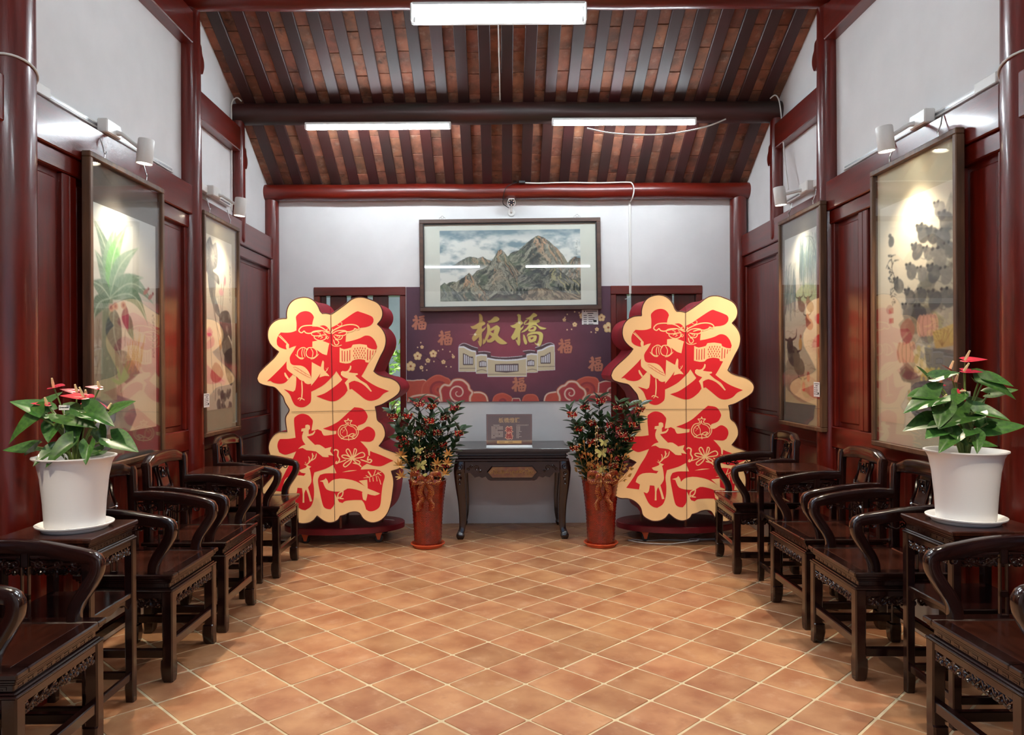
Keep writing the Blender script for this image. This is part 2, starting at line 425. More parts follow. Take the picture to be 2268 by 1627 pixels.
# ---- side walls
def side_wall(side, X, s):
    """s = +1: room lies towards +x"""
    b = MB()
    poly = [(YF, 0), (YB + .2, 0), (YB + .2, roof_z(YB + .2) + .06)] + [(y, z + .06) for y, z in reversed(ROOF) if y < YB + .2 and y > YF] + [(YF, roof_z(YF) + .06)]
    k = len(poly)
    vs = [(X, y, z) for y, z in poly] + [(X - s * .14, y, z) for y, z in poly]
    b.add(vs, [tuple(range(k)), tuple(range(2*k-1, k-1, -1))] + [(i, i + k, (i+1) % k + k, (i+1) % k) for i in range(k)])
    w = tag(b.obj('wall_' + side, PLASTER, smooth=False), kind='structure')
    def bar(name, y0, y1, z0, z1, d, m=LACQ_Y, d0=-.005, c=.006, parent=w):
        q = MB(); q.cbox((min(X + s*d0, X + s*d), y0, z0), (max(X + s*d0, X + s*d), y1, z1), c)
        return q.obj(name, m, parent)
    for (y0, y1, zr0, zr1, cuts) in ((-.3, 3.24, 2.50, 2.70, [0, .5, 1.2, 1.9, 2.6, 3.24]), (3.36, 5.16, 2.50, 2.70, [3.36, 3.74, 4.22, 4.70, 5.16]), (5.28, 7.0, 2.455, 2.65, [5.28, 6.12, 7.0])):
        bar('wall_rail', y0, y1, zr0, zr1, .075)
        bar('head_rail', y0, y1, zr0 - .09, zr0, .055)
        bar('middle_rail', y0, y1, .90, 1.04, .05)
        bar('base_rail', y0, y1, .20, .30, .05)
        for a, c in zip(cuts, cuts[1:]):
            if c <= a: continue
            bar('stile', a, a + .06, .30, .90, .045, LACQ); bar('stile', a, a + .06, 1.04, zr0 - .09, .045, LACQ)
            bar('stile', c - .06, c, .30, .90, .045, LACQ); bar('stile', c - .06, c, 1.04, zr0 - .09, .045, LACQ)
            for (z0, z1) in ((1.04, zr0 - .09), (.30, .90)):
                bar('panel_board', a + .055, c - .055, z0 - .005, z1 + .005, .018, LACQ)
                bar('raised_panel', a + .085, c - .085, z0 + .03, z1 - .03, .028, LACQ, c=.009)
    # high beams between the posts and a carved wing on each post
    bar('tie_beam', 3.30, 5.16, 3.665, 3.885, .085)
    bar('tie_beam', 5.26, 6.12, 3.205, 3.40, .075)
    for (yc, z0, hgt, ln) in ((5.28, 3.55, .27, .17), (6.245, 3.12, .22, .13)):
        q = MB()
        pr = [(0, 1), (.25, .98), (.42, .86), (.5, .78), (.72, .72), (.78, .55), (.95, .42), (1, .25), (.86, .05), (.72, 0), (.5, .06), (.3, .14), (0, .16)]
        pr = smooth_path(pr, 3)
        vs2 = [(y * ln, z * hgt) for y, z in pr]; k = len(vs2)
        q.add([(X + s*.0, yc + y, z0 + z) for y, z in vs2] + [(X + s*.045, yc + y, z0 + z) for y, z in vs2],
              [tuple(range(k)), tuple(range(2*k-1, k-1, -1))] + [(i, i+k, (i+1) % k + k, (i+1) % k) for i in range(k)])
        q.obj('carved_wing', LACQ, w)
    bb = MB(); bb.cbox((min(X, X + s*.04), -.3, 0), (max(X, X + s*.04), 7.05, .2), .004)
    tag(bb.obj('baseboard_' + side, PLINTH), kind='structure')
    return w
wall_left = side_wall('left', XL, 1)
wall_right = side_wall('right', XR, -1)

def column(x, y, z0, z1, r0, r1, label, round_end=False, name='column', base=False):
    b = MB(); prof = []
    if round_end: prof += [(r0 * .3, z0), (r0 * .7, z0 + .006), (r0 * .93, z0 + .02), (r0, z0 + .04)]
    elif base: prof += [(r0 * 1.35, z0), (r0 * 1.42, z0 + .05), (r0 * 1.3, z0 + .11), (r0, z0 + .13)]
    else: prof += [(r0, z0)]
    for k in range(1, 9):
        t = k / 8; prof.append((r0 + (r1 - r0) * t ** 1.3, z0 + (.13 if base else .04) + (z1 - z0 - (.13 if base else .04)) * t))
    b.lathe(prof, 28)
    o = b.obj(name, LACQ, loc=(x, y, 0)); return tag(o, label, 'column', kind=None)
column(-2.14, 3.30, 0, 4.95, .112, .10, 'thick red lacquered column with a cord tied round it beside the banana painting', base=True)
column(2.30, 3.30, 0, 4.95, .112, .10, 'thick red lacquered column with a cord tied round it beside the rat painting', base=True)
column(-2.135, 5.22, 0, 4.0, .085, .068, 'red lacquered column between the banana painting and the lotus painting', base=True)
column(2.255, 5.22, 0, 4.0, .085, .068, 'red lacquered column between the rat painting and the willow painting', base=True)
column(-2.135, 6.18, 2.47, 3.46, .055, .05, 'short hanging red post beside the lotus painting', True, 'hanging_post')
column(2.25, 6.18, 2.47, 3.46, .055, .05, 'short hanging red post beside the willow painting', True, 'hanging_post')
column(-2.125, 7.03, 0, 3.05, .072, .066, 'slim red corner column on the lotus painting side of the back wall')
column(2.20, 7.03, 0, 3.05, .08, .076, 'slim red corner column on the willow painting side of the back wall')

def beam(y, zc, r, m, label, x0=XL, x1=XR):
    b = MB(); k = 12
    b.tube([(x0 + (x1 - x0) * i / k, y, zc + .004 * math.sin(i * 2.1)) for i in range(k + 1)], r, 24)
    return tag(b.obj('roof_beam', m), label, 'beam')
beam(5.2, 3.998, .092, LACQ_B, 'highest round red roof beam carrying the double tube lamp')
beam(6.2, 3.526, .086, PURLIN, 'dark weathered round roof beam above the two single tube lamps')
beam(7.0, 3.07, .075, LACQ_B, 'glossy red round beam lying on the back wall')
beam(1.4, 3.998, .092, LACQ_B, 'round red roof beam of the entrance half, above the seats')
beam(.4, 3.526, .086, PURLIN, 'dark round roof beam of the entrance half')
beam(3.3, 4.9, .1, LACQ_B, 'round red ridge beam at the top of the roof')

# ---- back wall with two window openings
WZ0, WZ1 = .95, 2.205
WX = [(-1.747, -.89), (1.017, 1.873)]
b = MB()
T0, T1 = YB, YB + .22
xs = [XL - .05, WX[0][0], WX[0][1], WX[1][0], WX[1][1], XR + .05]
for k in (0, 2, 4): b.box((xs[k], T0, 0), (xs[k+1], T1, 3.2))
for (a, c) in WX:
    b.box((a, T0, 0), (c, T1, WZ0)); b.box((a, T0, WZ1), (c, T1, 3.2))
wall_back = tag(b.obj('wall_back', PLASTER, smooth=False), kind='structure')
for wi, (a, c) in enumerate(WX):
    f = MB(); f.cbox((a, YB - .012, WZ1 - .08), (c, YB + .16, WZ1), .005)
    win = tag(f.obj('window_%d' % (wi + 1), LACQ_B), kind='structure')
    for (p, q) in ((a, a + .055), (c - .055, c)):
        f = MB(); f.cbox((p, YB - .006, WZ0), (q, YB + .14, WZ1 - .08), .005); f.obj('window_jamb', LACQ, win)
    f = MB(); f.cbox((a - .02, YB - .02, WZ0 - .05), (c + .02, YB + .16, WZ0), .005); f.obj('window_sill', LACQ_B, win)
    if wi == 0: edges = [(-1.692, -1.645), (-1.607, -1.452), (-1.412, -1.257), (-1.206, -1.06)]
    else: edges = [(1.072, 1.18), (1.222, 1.408), (1.412, 1.606), (1.624, 1.818)]
    for (p, q) in edges:
        f = MB(); f.cbox((p, YB + .05, WZ0), (q, YB + .085, WZ1 - .08), .004); f.obj('window_board', LACQ, win)

# ---- front wall with the open entrance behind the viewer
b = MB()
b.box((XL, YF - .12, 0), (-1.35, YF, 3.1)); b.box((1.45, YF - .12, 0), (XR, YF, 3.1)); b.box((-1.35, YF - .12, 2.55), (1.45, YF, 3.1))
wall_front = tag(b.obj('wall_front', PLASTER, smooth=False), kind='structure')

# ---- garden outside the back windows
GRASS = mat('garden_ground', srgb(96, 110, 70), .9, var=.3)
gb = MB(); gb.box((-14, YB + .3, -.12), (14, 22, -.05)); tag(gb.obj('garden_ground', GRASS), kind='structure')
GW = mat('garden_wall', (.7, .68, .62), .9, var=.2, vscale=2)
gb = MB(); gb.box((-7, 11.6, -.05), (7, 11.85, 3.6)); tag(gb.obj('garden_wall', GW), 'pale plastered garden wall outside the back windows', 'wall')
LEAF_OUT = mat('garden_leaf', srgb(150, 190, 70), .6, rnd=0, color2=srgb(110, 160, 50), vscale=6)
rng2 = random.Random(11)
def garden_shrub(x, y, h, label):
    e = empty('garden_shrub', (x, y, -.05))
    t = MB()
    for k in range(5): t.tube([(0, 0, 0), (rng2.uniform(-.2, .2), rng2.uniform(-.2, .2), h * .5), (rng2.uniform(-.4, .4), rng2.uniform(-.3, .3), h * .95)], [.02, .014, .005], 5)
    t.obj('stem', mat('bark', srgb(90, 80, 50), .8), e)
    f = MB()
    for k in range(900):
        r = rng2.random() ** .5; a = rng2.random() * 6.28; z = rng2.uniform(.15, 1) * h
        p = Vector((math.cos(a) * r * .55, math.sin(a) * r * .4, z)); d = Vector((rng2.uniform(-1, 1), rng2.uniform(-1, 1), rng2.uniform(-.6, .8))).normalized()
        sd = d.orthogonal().normalized(); L = rng2.uniform(.09, .17)
        f.add([p, p + d * L * .5 + sd * .018, p + d * L, p + d * L * .5 - sd * .018], [(0, 1, 2, 3)])
    tag(f.obj('foliage', LEAF_OUT, e, smooth=False), kind='stuff')
    return tag(e, label, 'shrub', 'shrubs outside the back windows')
for (x, y, lb) in ((-2.75, 9.3, 'bright green shrub outside the window behind the lotus-side lantern, towards the corner'), (-1.5, 9.6, 'bright green shrub outside the window behind the lotus-side lantern, towards the poster'), (1.65, 9.4, 'bright green shrub outside the window behind the willow-side lantern, towards the poster'), (2.85, 9.7, 'bright green shrub outside the window behind the willow-side lantern, towards the corner')):
    garden_shrub(x, y, 1.8 + rng2.random() * .3, lb)
# ================================================================== LAMPS
TUBE_E = mat('fluorescent_tube', (1, 1, 1), .4, emit=(.84, .94, 1.0), estr=FLUO)
REFL = mat('lamp_reflector', (.85, .87, .86), .35)
def tube_lamp(x0, x1, y, z, n, label, group=None):
    e = empty('tube_lamp', ((x0 + x1) / 2, y, z)); hl = (x1 - x0) / 2
    b = MB()
    if n == 2:   # trough with two tubes on its lower lip and mid
        b.cbox((-hl, -.005, -.06), (hl, .03, .055), .005); b.cbox((-hl, -.05, .040), (hl, .03, .065), .005)
        b.obj('reflector', REFL, e)
        for s in (-1, 1):
            c = MB(); c.cbox((s * hl - .006, -.055, -.055), (s * hl + .006, .032, .057), .003); c.obj('end_plate', REFL, e)
            for (yy, zz) in ((-.03, .012), (-.028, -.05)):
                c = MB(); c.cbox((s * (hl - .02) - .008, yy - .016, zz - .018), (s * (hl - .02) + .008, yy + .016, zz + .018), .003); c.obj('lamp_holder', REFL, e)
        for (yy, zz, r) in ((-.03, .012, .019), (-.028, -.05, .014)):
            t = MB(); t.tube([(-hl + .03, yy, zz), (hl - .03, yy, zz)], r, 14); t.obj('lamp_tube', TUBE_E, e)
    else:
        b.cbox((-hl, -.018, .012), (hl, .022, .035), .004); b.obj('batten', REFL, e)
        for s in (-1, 1):
            c = MB(); c.cbox((s * (hl - .008) - .009, -.018, -.02), (s * (hl - .008) + .009, .018, .016), .003); c.obj('lamp_holder', REFL, e)
        t = MB(); t.tube([(-hl + .018, -.002, -.008), (hl - .018, -.002, -.008)], .015, 14); t.obj('lamp_tube', TUBE_E, e)
    return tag(e, label, 'lamp', group)
tube_lamp(-.585, .57, 5.06, 3.805, 2, 'double fluorescent tube lamp in a white trough under the highest beam')
tube_lamp(-1.58, -.40, 6.14, 3.403, 1, 'single fluorescent tube lamp under the dark beam, on the lotus painting side')
tube_lamp(.417, 1.585, 6.14, 3.428, 1, 'single fluorescent tube lamp under the dark beam with a drooping white wire')
tube_lamp(-.585, .57, 2.9, 4.62, 2, 'unseen double fluorescent tube lamp added under the ridge beam for fill light')  # unseen lamp, added to keep the entrance half lit
tube_lamp(-1.55, -.37, .47, 3.40, 1, 'single fluorescent tube lamp of the entrance half, banana painting side')
tube_lamp(.43, 1.6, .47, 3.40, 1, 'single fluorescent tube lamp of the entrance half, rat painting side')

LED = mat('led_disc', (1, 1, 1), .5, emit=(1.0, .90, .70), estr=40.0)
def track_spot(X, s, y, z, ry0, ry1, label_rail, label_spot, zr=2.745):
    # rail on the wall
    e = empty('lamp_rail', (X, 0, 0))
    b = MB(); b.cbox((min(0, s*.035), ry0, zr - .016), (max(0, s*.035), ry1, zr + .016), .003); b.obj('rail_profile', WHITE_MET, e)
    b = MB(); b.box((min(s*.034, s*.0365), ry0 + .06, zr - .006), (max(s*.034, s*.0365), ry1 - .02, zr + .006)); b.obj('rail_slot', GREY_MET, e)
    b = MB(); b.cbox((min(0, s*.05), ry0 - .03, zr - .022), (max(0, s*.05), ry0 + .13, zr + .03), .004); b.obj('rail_feed', WHITE_MET, e)
    tag(e, label_rail, 'rail', 'white lamp rails above the paintings')
    # the spot
    sx = X + s * .26
    e = empty('track_spot', (sx, y, z))
    b = MB(); xa, xb = X + s*.038 - sx, X + s*.095 - sx
    b.cbox((min(xa, xb), -.075, zr - z - .04), (max(xa, xb), .075, zr - z + .035), .006); b.obj('driver_box', WHITE_MET, e)
    b = MB(); b.tube([(X + s*.09 - sx, .03, zr - z - .015), (X + s*.12 - sx, .03, zr - z - .02), (-s*.02, 0, .01)], [.016, .011, .010], 10); b.obj('arm', WHITE_MET, e)
    h = Euler((0, R(6) * s, 0)).to_matrix().to_4x4()
    b = MB(); b.lathe([(.030, .068), (.040, .066), (.042, .060), (.042, -.062), (.040, -.065), (.037, -.062), (.036, -.045)], 28, caps=False, M=h); b.lathe([(.0, .068), (.030, .068)], 28, caps=False, M=h)
    b.obj('lamp_head', WHITE_MET, e)
    b = MB(); b.lathe([(.036, -.050), (.0, -.050)], 28, caps=False, M=h); b.obj('led_disc', LED, e)
    tag(e, label_spot, 'lamp', 'white track spots above the paintings')
    ld = bpy.data.lights.new('spot_light', 'SPOT'); ld.energy = SPOT_W; ld.color = (1.0, .85, .64); ld.spot_size = R(118); ld.spot_blend = .75; ld.shadow_soft_size = .03
    lo = bpy.data.objects.new('spot_light', ld); COL.objects.link(lo); lo.parent = e
    lo.matrix_local = Matrix.Translation(h @ Vector((0, 0, -.07))) @ Matrix.Rotation(R(-17) * s, 4, 'Y')
track_spot(XL, 1, 4.08, 2.62, 3.45, 4.95, 'long white lamp rail above the banana painting', 'white cylinder spot lamp above the banana painting')
track_spot(XL, 1, 5.56, 2.635, 5.36, 6.0, 'short white lamp rail above the lotus painting', 'white cylinder spot lamp above the lotus painting')
track_spot(XR, -1, 3.99, 2.64, 3.45, 4.98, 'long white lamp rail above the rat painting', 'white cylinder spot lamp above the rat painting')
track_spot(XR, -1, 5.50, 2.68, 5.36, 6.0, 'short white lamp rail above the willow painting', 'white cylinder spot lamp above the willow painting')
track_spot(XL, 1, 2.15, 2.62, 1.4, 3.0, 'long white lamp rail in the entrance bay on the banana painting side', 'white cylinder spot lamp in the entrance bay on the banana painting side')
track_spot(XR, -1, 2.15, 2.62, 1.4, 3.0, 'long white lamp rail in the entrance bay on the rat painting side', 'white cylinder spot lamp in the entrance bay on the rat painting side')
# ================================================================== ROSEWOOD FURNITURE
def spiral(cx, cz, r, turns, a0, dirn=1, n=14):
    out = []
    for i in range(n + 1):
        t = i / n; rr = r * (1 - .82 * t); a = a0 + dirn * turns * 2 * math.pi * t
        out.append((cx + rr * math.cos(a), cz + rr * math.sin(a)))
    return out
def carved_band(b, L, zt, h, y, M, n=6, r=.004, seed=1):
    """open fretwork of curls hanging under a rail of length L at height zt; drawn in local x-z, at depth y"""
    rg = random.Random(seed)
    b.cbox((-L/2, y - .006, zt - h * .28), (L/2, y + .006, zt), .002, M)
    cell = L / n
    for i in range(n):
        cx = -L/2 + cell * (i + .5); mid = abs(cx) / (L / 2)
        hh = h * (1.0 - .38 * (1 - mid) * (.4 if i % 2 else 1) - .25 * mid)
        rad = min(cell * .40, hh * .36)
        cz = zt - h * .28 - rad * .95
        sgn = 1 if cx < 0 else -1
        for (dx, dz, q, dr) in ((-cell * .18, 0, 1, sgn), (cell * .24, -rad * .30, .62, -sgn)):
            P = spiral(cx + dx, cz + dz, rad * q, 1.35, math.pi / 2, dr, 12)
            b.tube([(px, y + .003 * math.sin(k), pz) for k, (px, pz) in enumerate(P)], [r * 1.25] * 4 + [r] * 9, 5, M=M)
        b.tube([(cx - cell * .5, y, zt - h * .3), (cx - cell * .2, y + .003, zt - h * .62), (cx + cell * .1, y, zt - h * .5), (cx + cell * .5, y, zt - h * .34)], [r * .8, r * 1.3, r * 1.2, r * .8], 5, M=M)
def wave_board(b, L, zt, h, y0, y1, M, lobes=3):
    """solid apron board with scalloped lower edge and hanging ends"""
    N = 26; top = [(-L/2 + L * i / N, zt) for i in range(N + 1)]; low = []
    for i in range(N + 1):
        t = abs(2 * i / N - 1)
        low.append((-L/2 + L * i / N, zt - h * (.42 + .12 * math.cos(t * lobes * math.pi) + (.45 * max(0, (t - .82) / .18)))))
    b.prism(top + low[::-1], y0, y1, M)
def meander_marks(b, L, z, y, M, n=7):
    for i in range(n):
        cx = -L/2 + L * (i + .5) / n; w = L / n * .30
        b.box((cx - w, y - .0012, z + .003), (cx + w, y + .0012, z + .0055), M)
        b.box((cx - w, y - .0012, z - .0055), (cx + w * .3, y + .0012, z - .003), M)
        b.box((cx + w * .6, y - .0012, z - .0055), (cx + w, y + .0012, z + .003), M)
RZ = lambda a: Matrix.Rotation(R(a), 4, 'Z')
def face_M(side, dx, dy):
    """matrix that puts local x along a side and local -y outwards"""
    return {'front': RZ(90) @ Matrix.Translation((0, -dx, 0)), 'back': RZ(-90) @ Matrix.Translation((0, -dx, 0)),
            'left': RZ(180) @ Matrix.Translation((0, -dy, 0)), 'right': Matrix.Translation((0, -dy, 0))}[side]
def square_leg(b, x, y, z1, w=.05, sx=1, sy=1, foot=True):
    prof = [(0, w * .86), (.018, w * 1.04), (.06, w * 1.14), (.098, w * 1.10), (.104, w * .96), (.2, w * .94), (z1, w)] if foot else [(0, w * .94), (.06, w * 1.02), (.10, w * .96), (z1, w)]
    vs = []; fs = []; c = .12
    for (z, q) in prof:
        ox = x - sx * (q - w) / 2; oy = y - sy * (q - w) / 2; h = q / 2; k = h * (1 - c * 2)
        vs += [(ox-k, oy-h, z), (ox+k, oy-h, z), (ox+h, oy-k, z), (ox+h, oy+k, z), (ox+k, oy+h, z), (ox-k, oy+h, z), (ox-h, oy+k, z), (ox-h, oy-k, z)]
    for i in range(len(prof) - 1):
        for j in range(8): fs.append((i*8+j, i*8+(j+1) % 8, (i+1)*8+(j+1) % 8, (i+1)*8+j))
    fs += [tuple(range(7, -1, -1)), tuple(range((len(prof)-1)*8, len(prof)*8))]
    b.add(vs, fs)
def stepped_block(b, hx, hy, layers, M=None):
    for (z0, z1, inset) in layers: b.cbox((-hx + inset, -hy + inset, z0), (hx - inset, hy - inset, z1), .004, M)

def make_chair():
    e = empty('rosewood_armchair')
    hx, hy, SZ = .235, .275, .50
    # seat frame with a sunk panel
    b = MB(); w = .062
    for s in (-1, 1):
        b.cbox((-hx, s * hy - (w if s > 0 else 0), SZ - .022), (hx, s * hy + (w if s < 0 else 0), SZ), .005)
        b.cbox((s * hx - (w if s > 0 else 0), -hy + w * .98, SZ - .022), (s * hx + (w if s < 0 else 0), hy - w * .98, SZ), .005)
    stepped_block(b, hx, hy, [(SZ - .034, SZ - .02, .010), (SZ - .044, SZ - .032, .018)])
    b.obj('seat_frame', ROSE, e)
    b = MB(); b.cbox((-hx + w, -hy + w, SZ - .024), (hx - w, hy - w, SZ - .004), .003); b.obj('seat_panel', ROSE_SEAT, e)
    b = MB(); stepped_block(b, hx, hy, [(SZ - .070, SZ - .042, .028), (SZ - .076, SZ - .068, .016), (SZ - .084, SZ - .074, .006)])
    for sd, L in (('front', 2*hy), ('left', 2*hx), ('right', 2*hx), ('back', 2*hy)):
        meander_marks(b, L - .08, SZ - .056, -.0005, face_M(sd, hx - .028, hy - .028), 9 if sd in ('front', 'back') else 7)
    b.obj('seat_waist', ROSE, e)
    LW = .052
    for sx in (-1, 1):
        for sy in (-1, 1):
            b = MB(); square_leg(b, sx * (hx - .008 - LW/2), sy * (hy - .008 - LW/2), SZ - .084, LW, sx, sy); b.obj('leg', ROSE, e)
    for i, (sd, L, dep) in enumerate((('front', 2*hy - .12, hx - .022), ('back', 2*hy - .12, hx - .022), ('left', 2*hx - .12, hy - .022), ('right', 2*hx - .12, hy - .022))):
        b = MB(); M = face_M(sd, dep, dep)
        wave_board(b, L, SZ - .084, .085, .002, .010, M, 3)
        carved_band(b, L, SZ - .086, .098, -.003, M, 8 if i < 2 else 6, .0056, i)
        b.obj('carved_apron', ROSE, e)
    for (nm, a, c) in (('front_stretcher', (hx - .05, -hy + .05, .150), (hx - .016, hy - .05, .192)), ('back_stretcher', (-hx + .016, -hy + .05, .150), (-hx + .05, hy - .05, .192))):
        b = MB(); b.cbox(a, c, .004); b.obj(nm, ROSE, e)
    for s in (-1, 1):
        b = MB(); b.cbox((-hx + .05, s * (hy - .033) - .014, .108), (hx - .05, s * (hy - .033) + .014, .148), .004); b.obj('side_stretcher', ROSE, e)
    # back: two posts, a log-shaped crest, a carved splat
    for s in (-1, 1):
        b = MB(); b.sweep([(-hx + .03, s * (hy - .032), SZ - .01), (-hx + .03, s * (hy - .032), .70), (-hx + .022, s * (hy - .032), .915), (-hx + .018, s * (hy - .032), .935)], [.042, .04, .04, .032], [.042, .042, .042, .034], (0, 1, 0), .25); b.obj('back_post', ROSE, e)
    b = MB(); pts = []; hh = []; ww = []
    for i in range(25):
        t = -1 + 2 * i / 24; a = abs(t)
        bulge = math.exp(-((a - .52) / .16) ** 2) * .4 + (1 if a < .45 else max(.0, 1 - (a - .45) * 1.6))
        pts.append((-hx + .012 - .018 * (1 - t * t), t * (hy - .035), .905 + .034 * (1 - a ** 3)))
        hh.append(.042 + .030 * min(1, bulge)); ww.append(.040 + .016 * min(1, bulge))
    b.sweep(pts, ww, hh, (1, 0, 0), .42); b.obj('crest_rail', ROSE, e)
    b = MB(); zs = [SZ - .005 + (.93 - SZ) * i / 16 for i in range(17)]
    def bx_(z): t = (z - SZ) / .43; return -hx + .040 - .03 * t + .022 * math.sin(t * math.pi * 1.6)
    b.sweep([(bx_(z), 0, z) for z in zs], [.15 if i < 2 else .10 + .05 * math.exp(-i / 2.5) + (.02 if 8 <= i <= 9 else 0) for i in range(17)], .014, (0, 1, 0), .2)
    for s in (-1, 1):   # pierced wings beside the splat
        for z0, z1, o in ((.52, .64, .068), (.74, .90, .066)):
            P = smooth_path([(bx_(z0), s * .055, z0), (bx_(z0 + .03), s * (o + .018), z0 + .025), (bx_((z0 + z1) / 2), s * (o + .004), (z0 + z1) / 2), (bx_(z1 - .02), s * (o + .012), z1 - .025), (bx_(z1), s * .052, z1)], 4)
            b.tube(P, .009, 6)
    spl = b.obj('back_splat', ROSE, e)
    for (z0, z1, hw) in ((.79, .885, .034), (.69, .765, .032), (.57, .65, .03)):
        q = MB(); zc = (z0 + z1) / 2; xx = bx_(zc) + .007
        for (a, c) in (((-hw, z0), (hw, z0 + .006)), ((-hw, z1 - .006), (hw, z1)), ((-hw, z0), (-hw + .006, z1)), ((hw - .006, z0), (hw, z1))):
            q.cbox((xx - .003, a[0], a[1]), (xx + .006, c[0], c[1]), .002)
        for (cy, cz, rr, dr) in ((-.011, zc + .014, .014, 1), (.012, zc + .008, .012, -1), (0, zc - .016, .013, 1), (-.014, zc - .012, .008, -1), (.015, zc - .018, .008, 1)):
            q.tube([(xx + .002, px, pz) for px, pz in spiral(cy, cz, rr, 1.4, 1.0, dr, 12)], .0036, 5)
        q.obj('carved_panel', ROSE, spl)
    # arms
    for s in (-1, 1):
        yo = s * (hy - .034)
        P = smooth_path([(-hx + .035, yo, .778), (-.12, yo + s * .010, .779), (.0, yo + s * .016, .768), (.10, yo + s * .012, .752), (.165, yo + s * .006, .742), (.196, yo + s * .004, .735)], 5)
        P += [(.208, yo + s * .004, .729), (.2145, yo + s * .004, .718)] + smooth_path([(.2155, yo + s * .004, .700), (.208, yo + s * .003, .668), (.180, yo, .620), (.150, yo - s * .002, .575), (.133, yo - s * .002, .535), (.130, yo - s * .002, SZ - .006)], 5)
        k = len(P); wd = [.046] * k; ht = [.049 + .008 * math.sin(min(1, i / 24) * math.pi) for i in range(k)]
        b = MB(); b.sweep(P, wd, ht, (0, 1, 0), .38); b.obj('armrest', ROSE, e)
        b = MB()   # slotted strut under the arm
        xm = -.055; zt = .757
        for (x0, x1, z0, z1) in ((-.017, -.009, .50, zt), (.009, .017, .50, zt), (-.017, .017, .70, zt), (-.017, .017, .575, .60), (-.02, .02, .497, .512)):
            b.cbox((xm + x0, yo - .008, z0), (xm + x1, yo + .008, z1), .003)
        b.obj('arm_strut', ROSE, e)
        b = MB(); Mx = Matrix.Translation((0, yo, 0))
        for (x0, x1, sg) in ((-hx + .055, xm - .018, 1), (xm + .018, .17, -1)):
            L = x1 - x0; cx = (x0 + x1) / 2
            b.cbox((x0, -.006, .735), (x1, .006, .746), .002, Mx)
            for q in range(3):
                fx = x0 + L * (q + .5) / 3
                b.tube([(px, 0, pz) for px, pz in spiral(fx, .713, .019, 1.3, math.pi / 2, sg if q % 2 else -sg, 12)], .0042, 5, M=Mx)
            b.tube([(x0, 0, .725), (x0 + L * .3, 0, .692), (x0 + L * .6, 0, .712), (x1, 0, .73)], [.003, .005, .005, .003], 5, M=Mx)
        b.obj('arm_fretwork', ROSE, e)
    return e

def make_side_table():
    e = empty('rosewood_side_table'); hx, hy, Z = .195, .195, .79
    b = MB(); b.cbox((-hx, -hy, Z - .020), (hx, hy, Z), .004); stepped_block(b, hx, hy, [(Z - .032, Z - .018, .008), (Z - .040, Z - .03, .014)]); b.obj('table_top', ROSE_SEAT, e)
    b = MB(); stepped_block(b, hx, hy, [(Z - .066, Z - .038, .018), (Z - .073, Z - .064, .010), (Z - .082, Z - .071, .004)])
    for sd in ('front', 'left', 'right', 'back'): meander_marks(b, 2*hx - .07, Z - .052, -.0005, face_M(sd, hx - .018, hy - .018), 7)
    b.obj('waist', ROSE, e)
    LW = .038
    for sx in (-1, 1):
        for sy in (-1, 1):
            b = MB(); square_leg(b, sx * (hx - .006 - LW/2), sy * (hy - .006 - LW/2), Z - .082, LW, sx, sy, False); b.obj('leg', ROSE, e)
    for i, sd in enumerate(('front', 'back', 'left', 'right')):
        b = MB(); M = face_M(sd, hx - .02, hy - .02); L = 2*hx - .088
        wave_board(b, L, Z - .082, .055, .002, .008, M, 3); carved_band(b, L, Z - .083, .085, -.003, M, 6, .0048, 9 + i); b.obj('carved_apron', ROSE, e)
    b = MB(); b.cbox((-hx + .012, -hy + .012, .455), (hx - .012, hy - .012, .478), .004); b.obj('shelf', ROSE, e)
    for i, sd in enumerate(('front', 'back', 'left', 'right')):
        b = MB(); M = face_M(sd, hx - .022, hy - .022); L = 2*hx - .088
        wave_board(b, L, .456, .05, .002, .008, M, 2); b.obj('shelf_apron', ROSE, e)
        b = MB(); b.cbox((-L/2 - .005, -.006, .095), (L/2 + .005, .012, .128), .003, M); b.obj('stretcher', ROSE, e)
    return e
chair0 = make_chair(); table0 = make_side_table(); used = {}
def place(proto, x, y, rz, label, cat, group):
    o = proto if not used.get(proto.name) else copy_tree(proto)
    used[proto.name] = 1
    o.location = (x, y, 0); o.rotation_euler = (0, 0, R(rz)); tag(o, label, cat, group); return o
GC = 'carved rosewood armchairs along the walls'
for (x, y, rz, lb) in (
    (-1.755, 2.64, 0.5, 'dark rosewood armchair beyond the anthurium table from the banana painting, on the entrance side'),
    (-1.755, 3.78, -.6, 'dark rosewood armchair beside the anthurium table, under the banana painting'),
    (-1.75, 4.43, .4, 'dark rosewood armchair beside the bare side table, under the banana painting'),
    (-1.775, 5.51, .5, 'dark rosewood armchair under the lotus painting, in front of the big lantern'),
    (1.835, 2.62, 180.4, 'dark rosewood armchair beyond the anthurium table from the rat painting, on the entrance side'),
    (1.852, 3.75, 179.3, 'dark rosewood armchair beside the anthurium table, under the rat painting'),
    (1.885, 4.43, 180.4, 'dark rosewood armchair beside the bare side table, under the rat painting'),
    (1.85, 5.55, 178.0, 'dark rosewood armchair under the willow painting, in front of the big lantern')):
    place(chair0, x, y, rz, lb, 'chair', GC)
GT = 'square rosewood side tables between the chairs'
for (x, y, rz, lb) in (
    (-1.80, 3.15, 0, 'square rosewood side table carrying the white pot, near the banana painting'),
    (-1.815, 4.965, 0, 'bare square rosewood side table beside the column left of the lotus painting'),
    (1.975, 3.20, 180, 'square rosewood side table carrying the white pot, near the rat painting'),
    (1.92, 4.97, 180, 'bare square rosewood side table beside the column near the willow painting')):
    place(table0, x, y, rz, lb, 'table', GT)

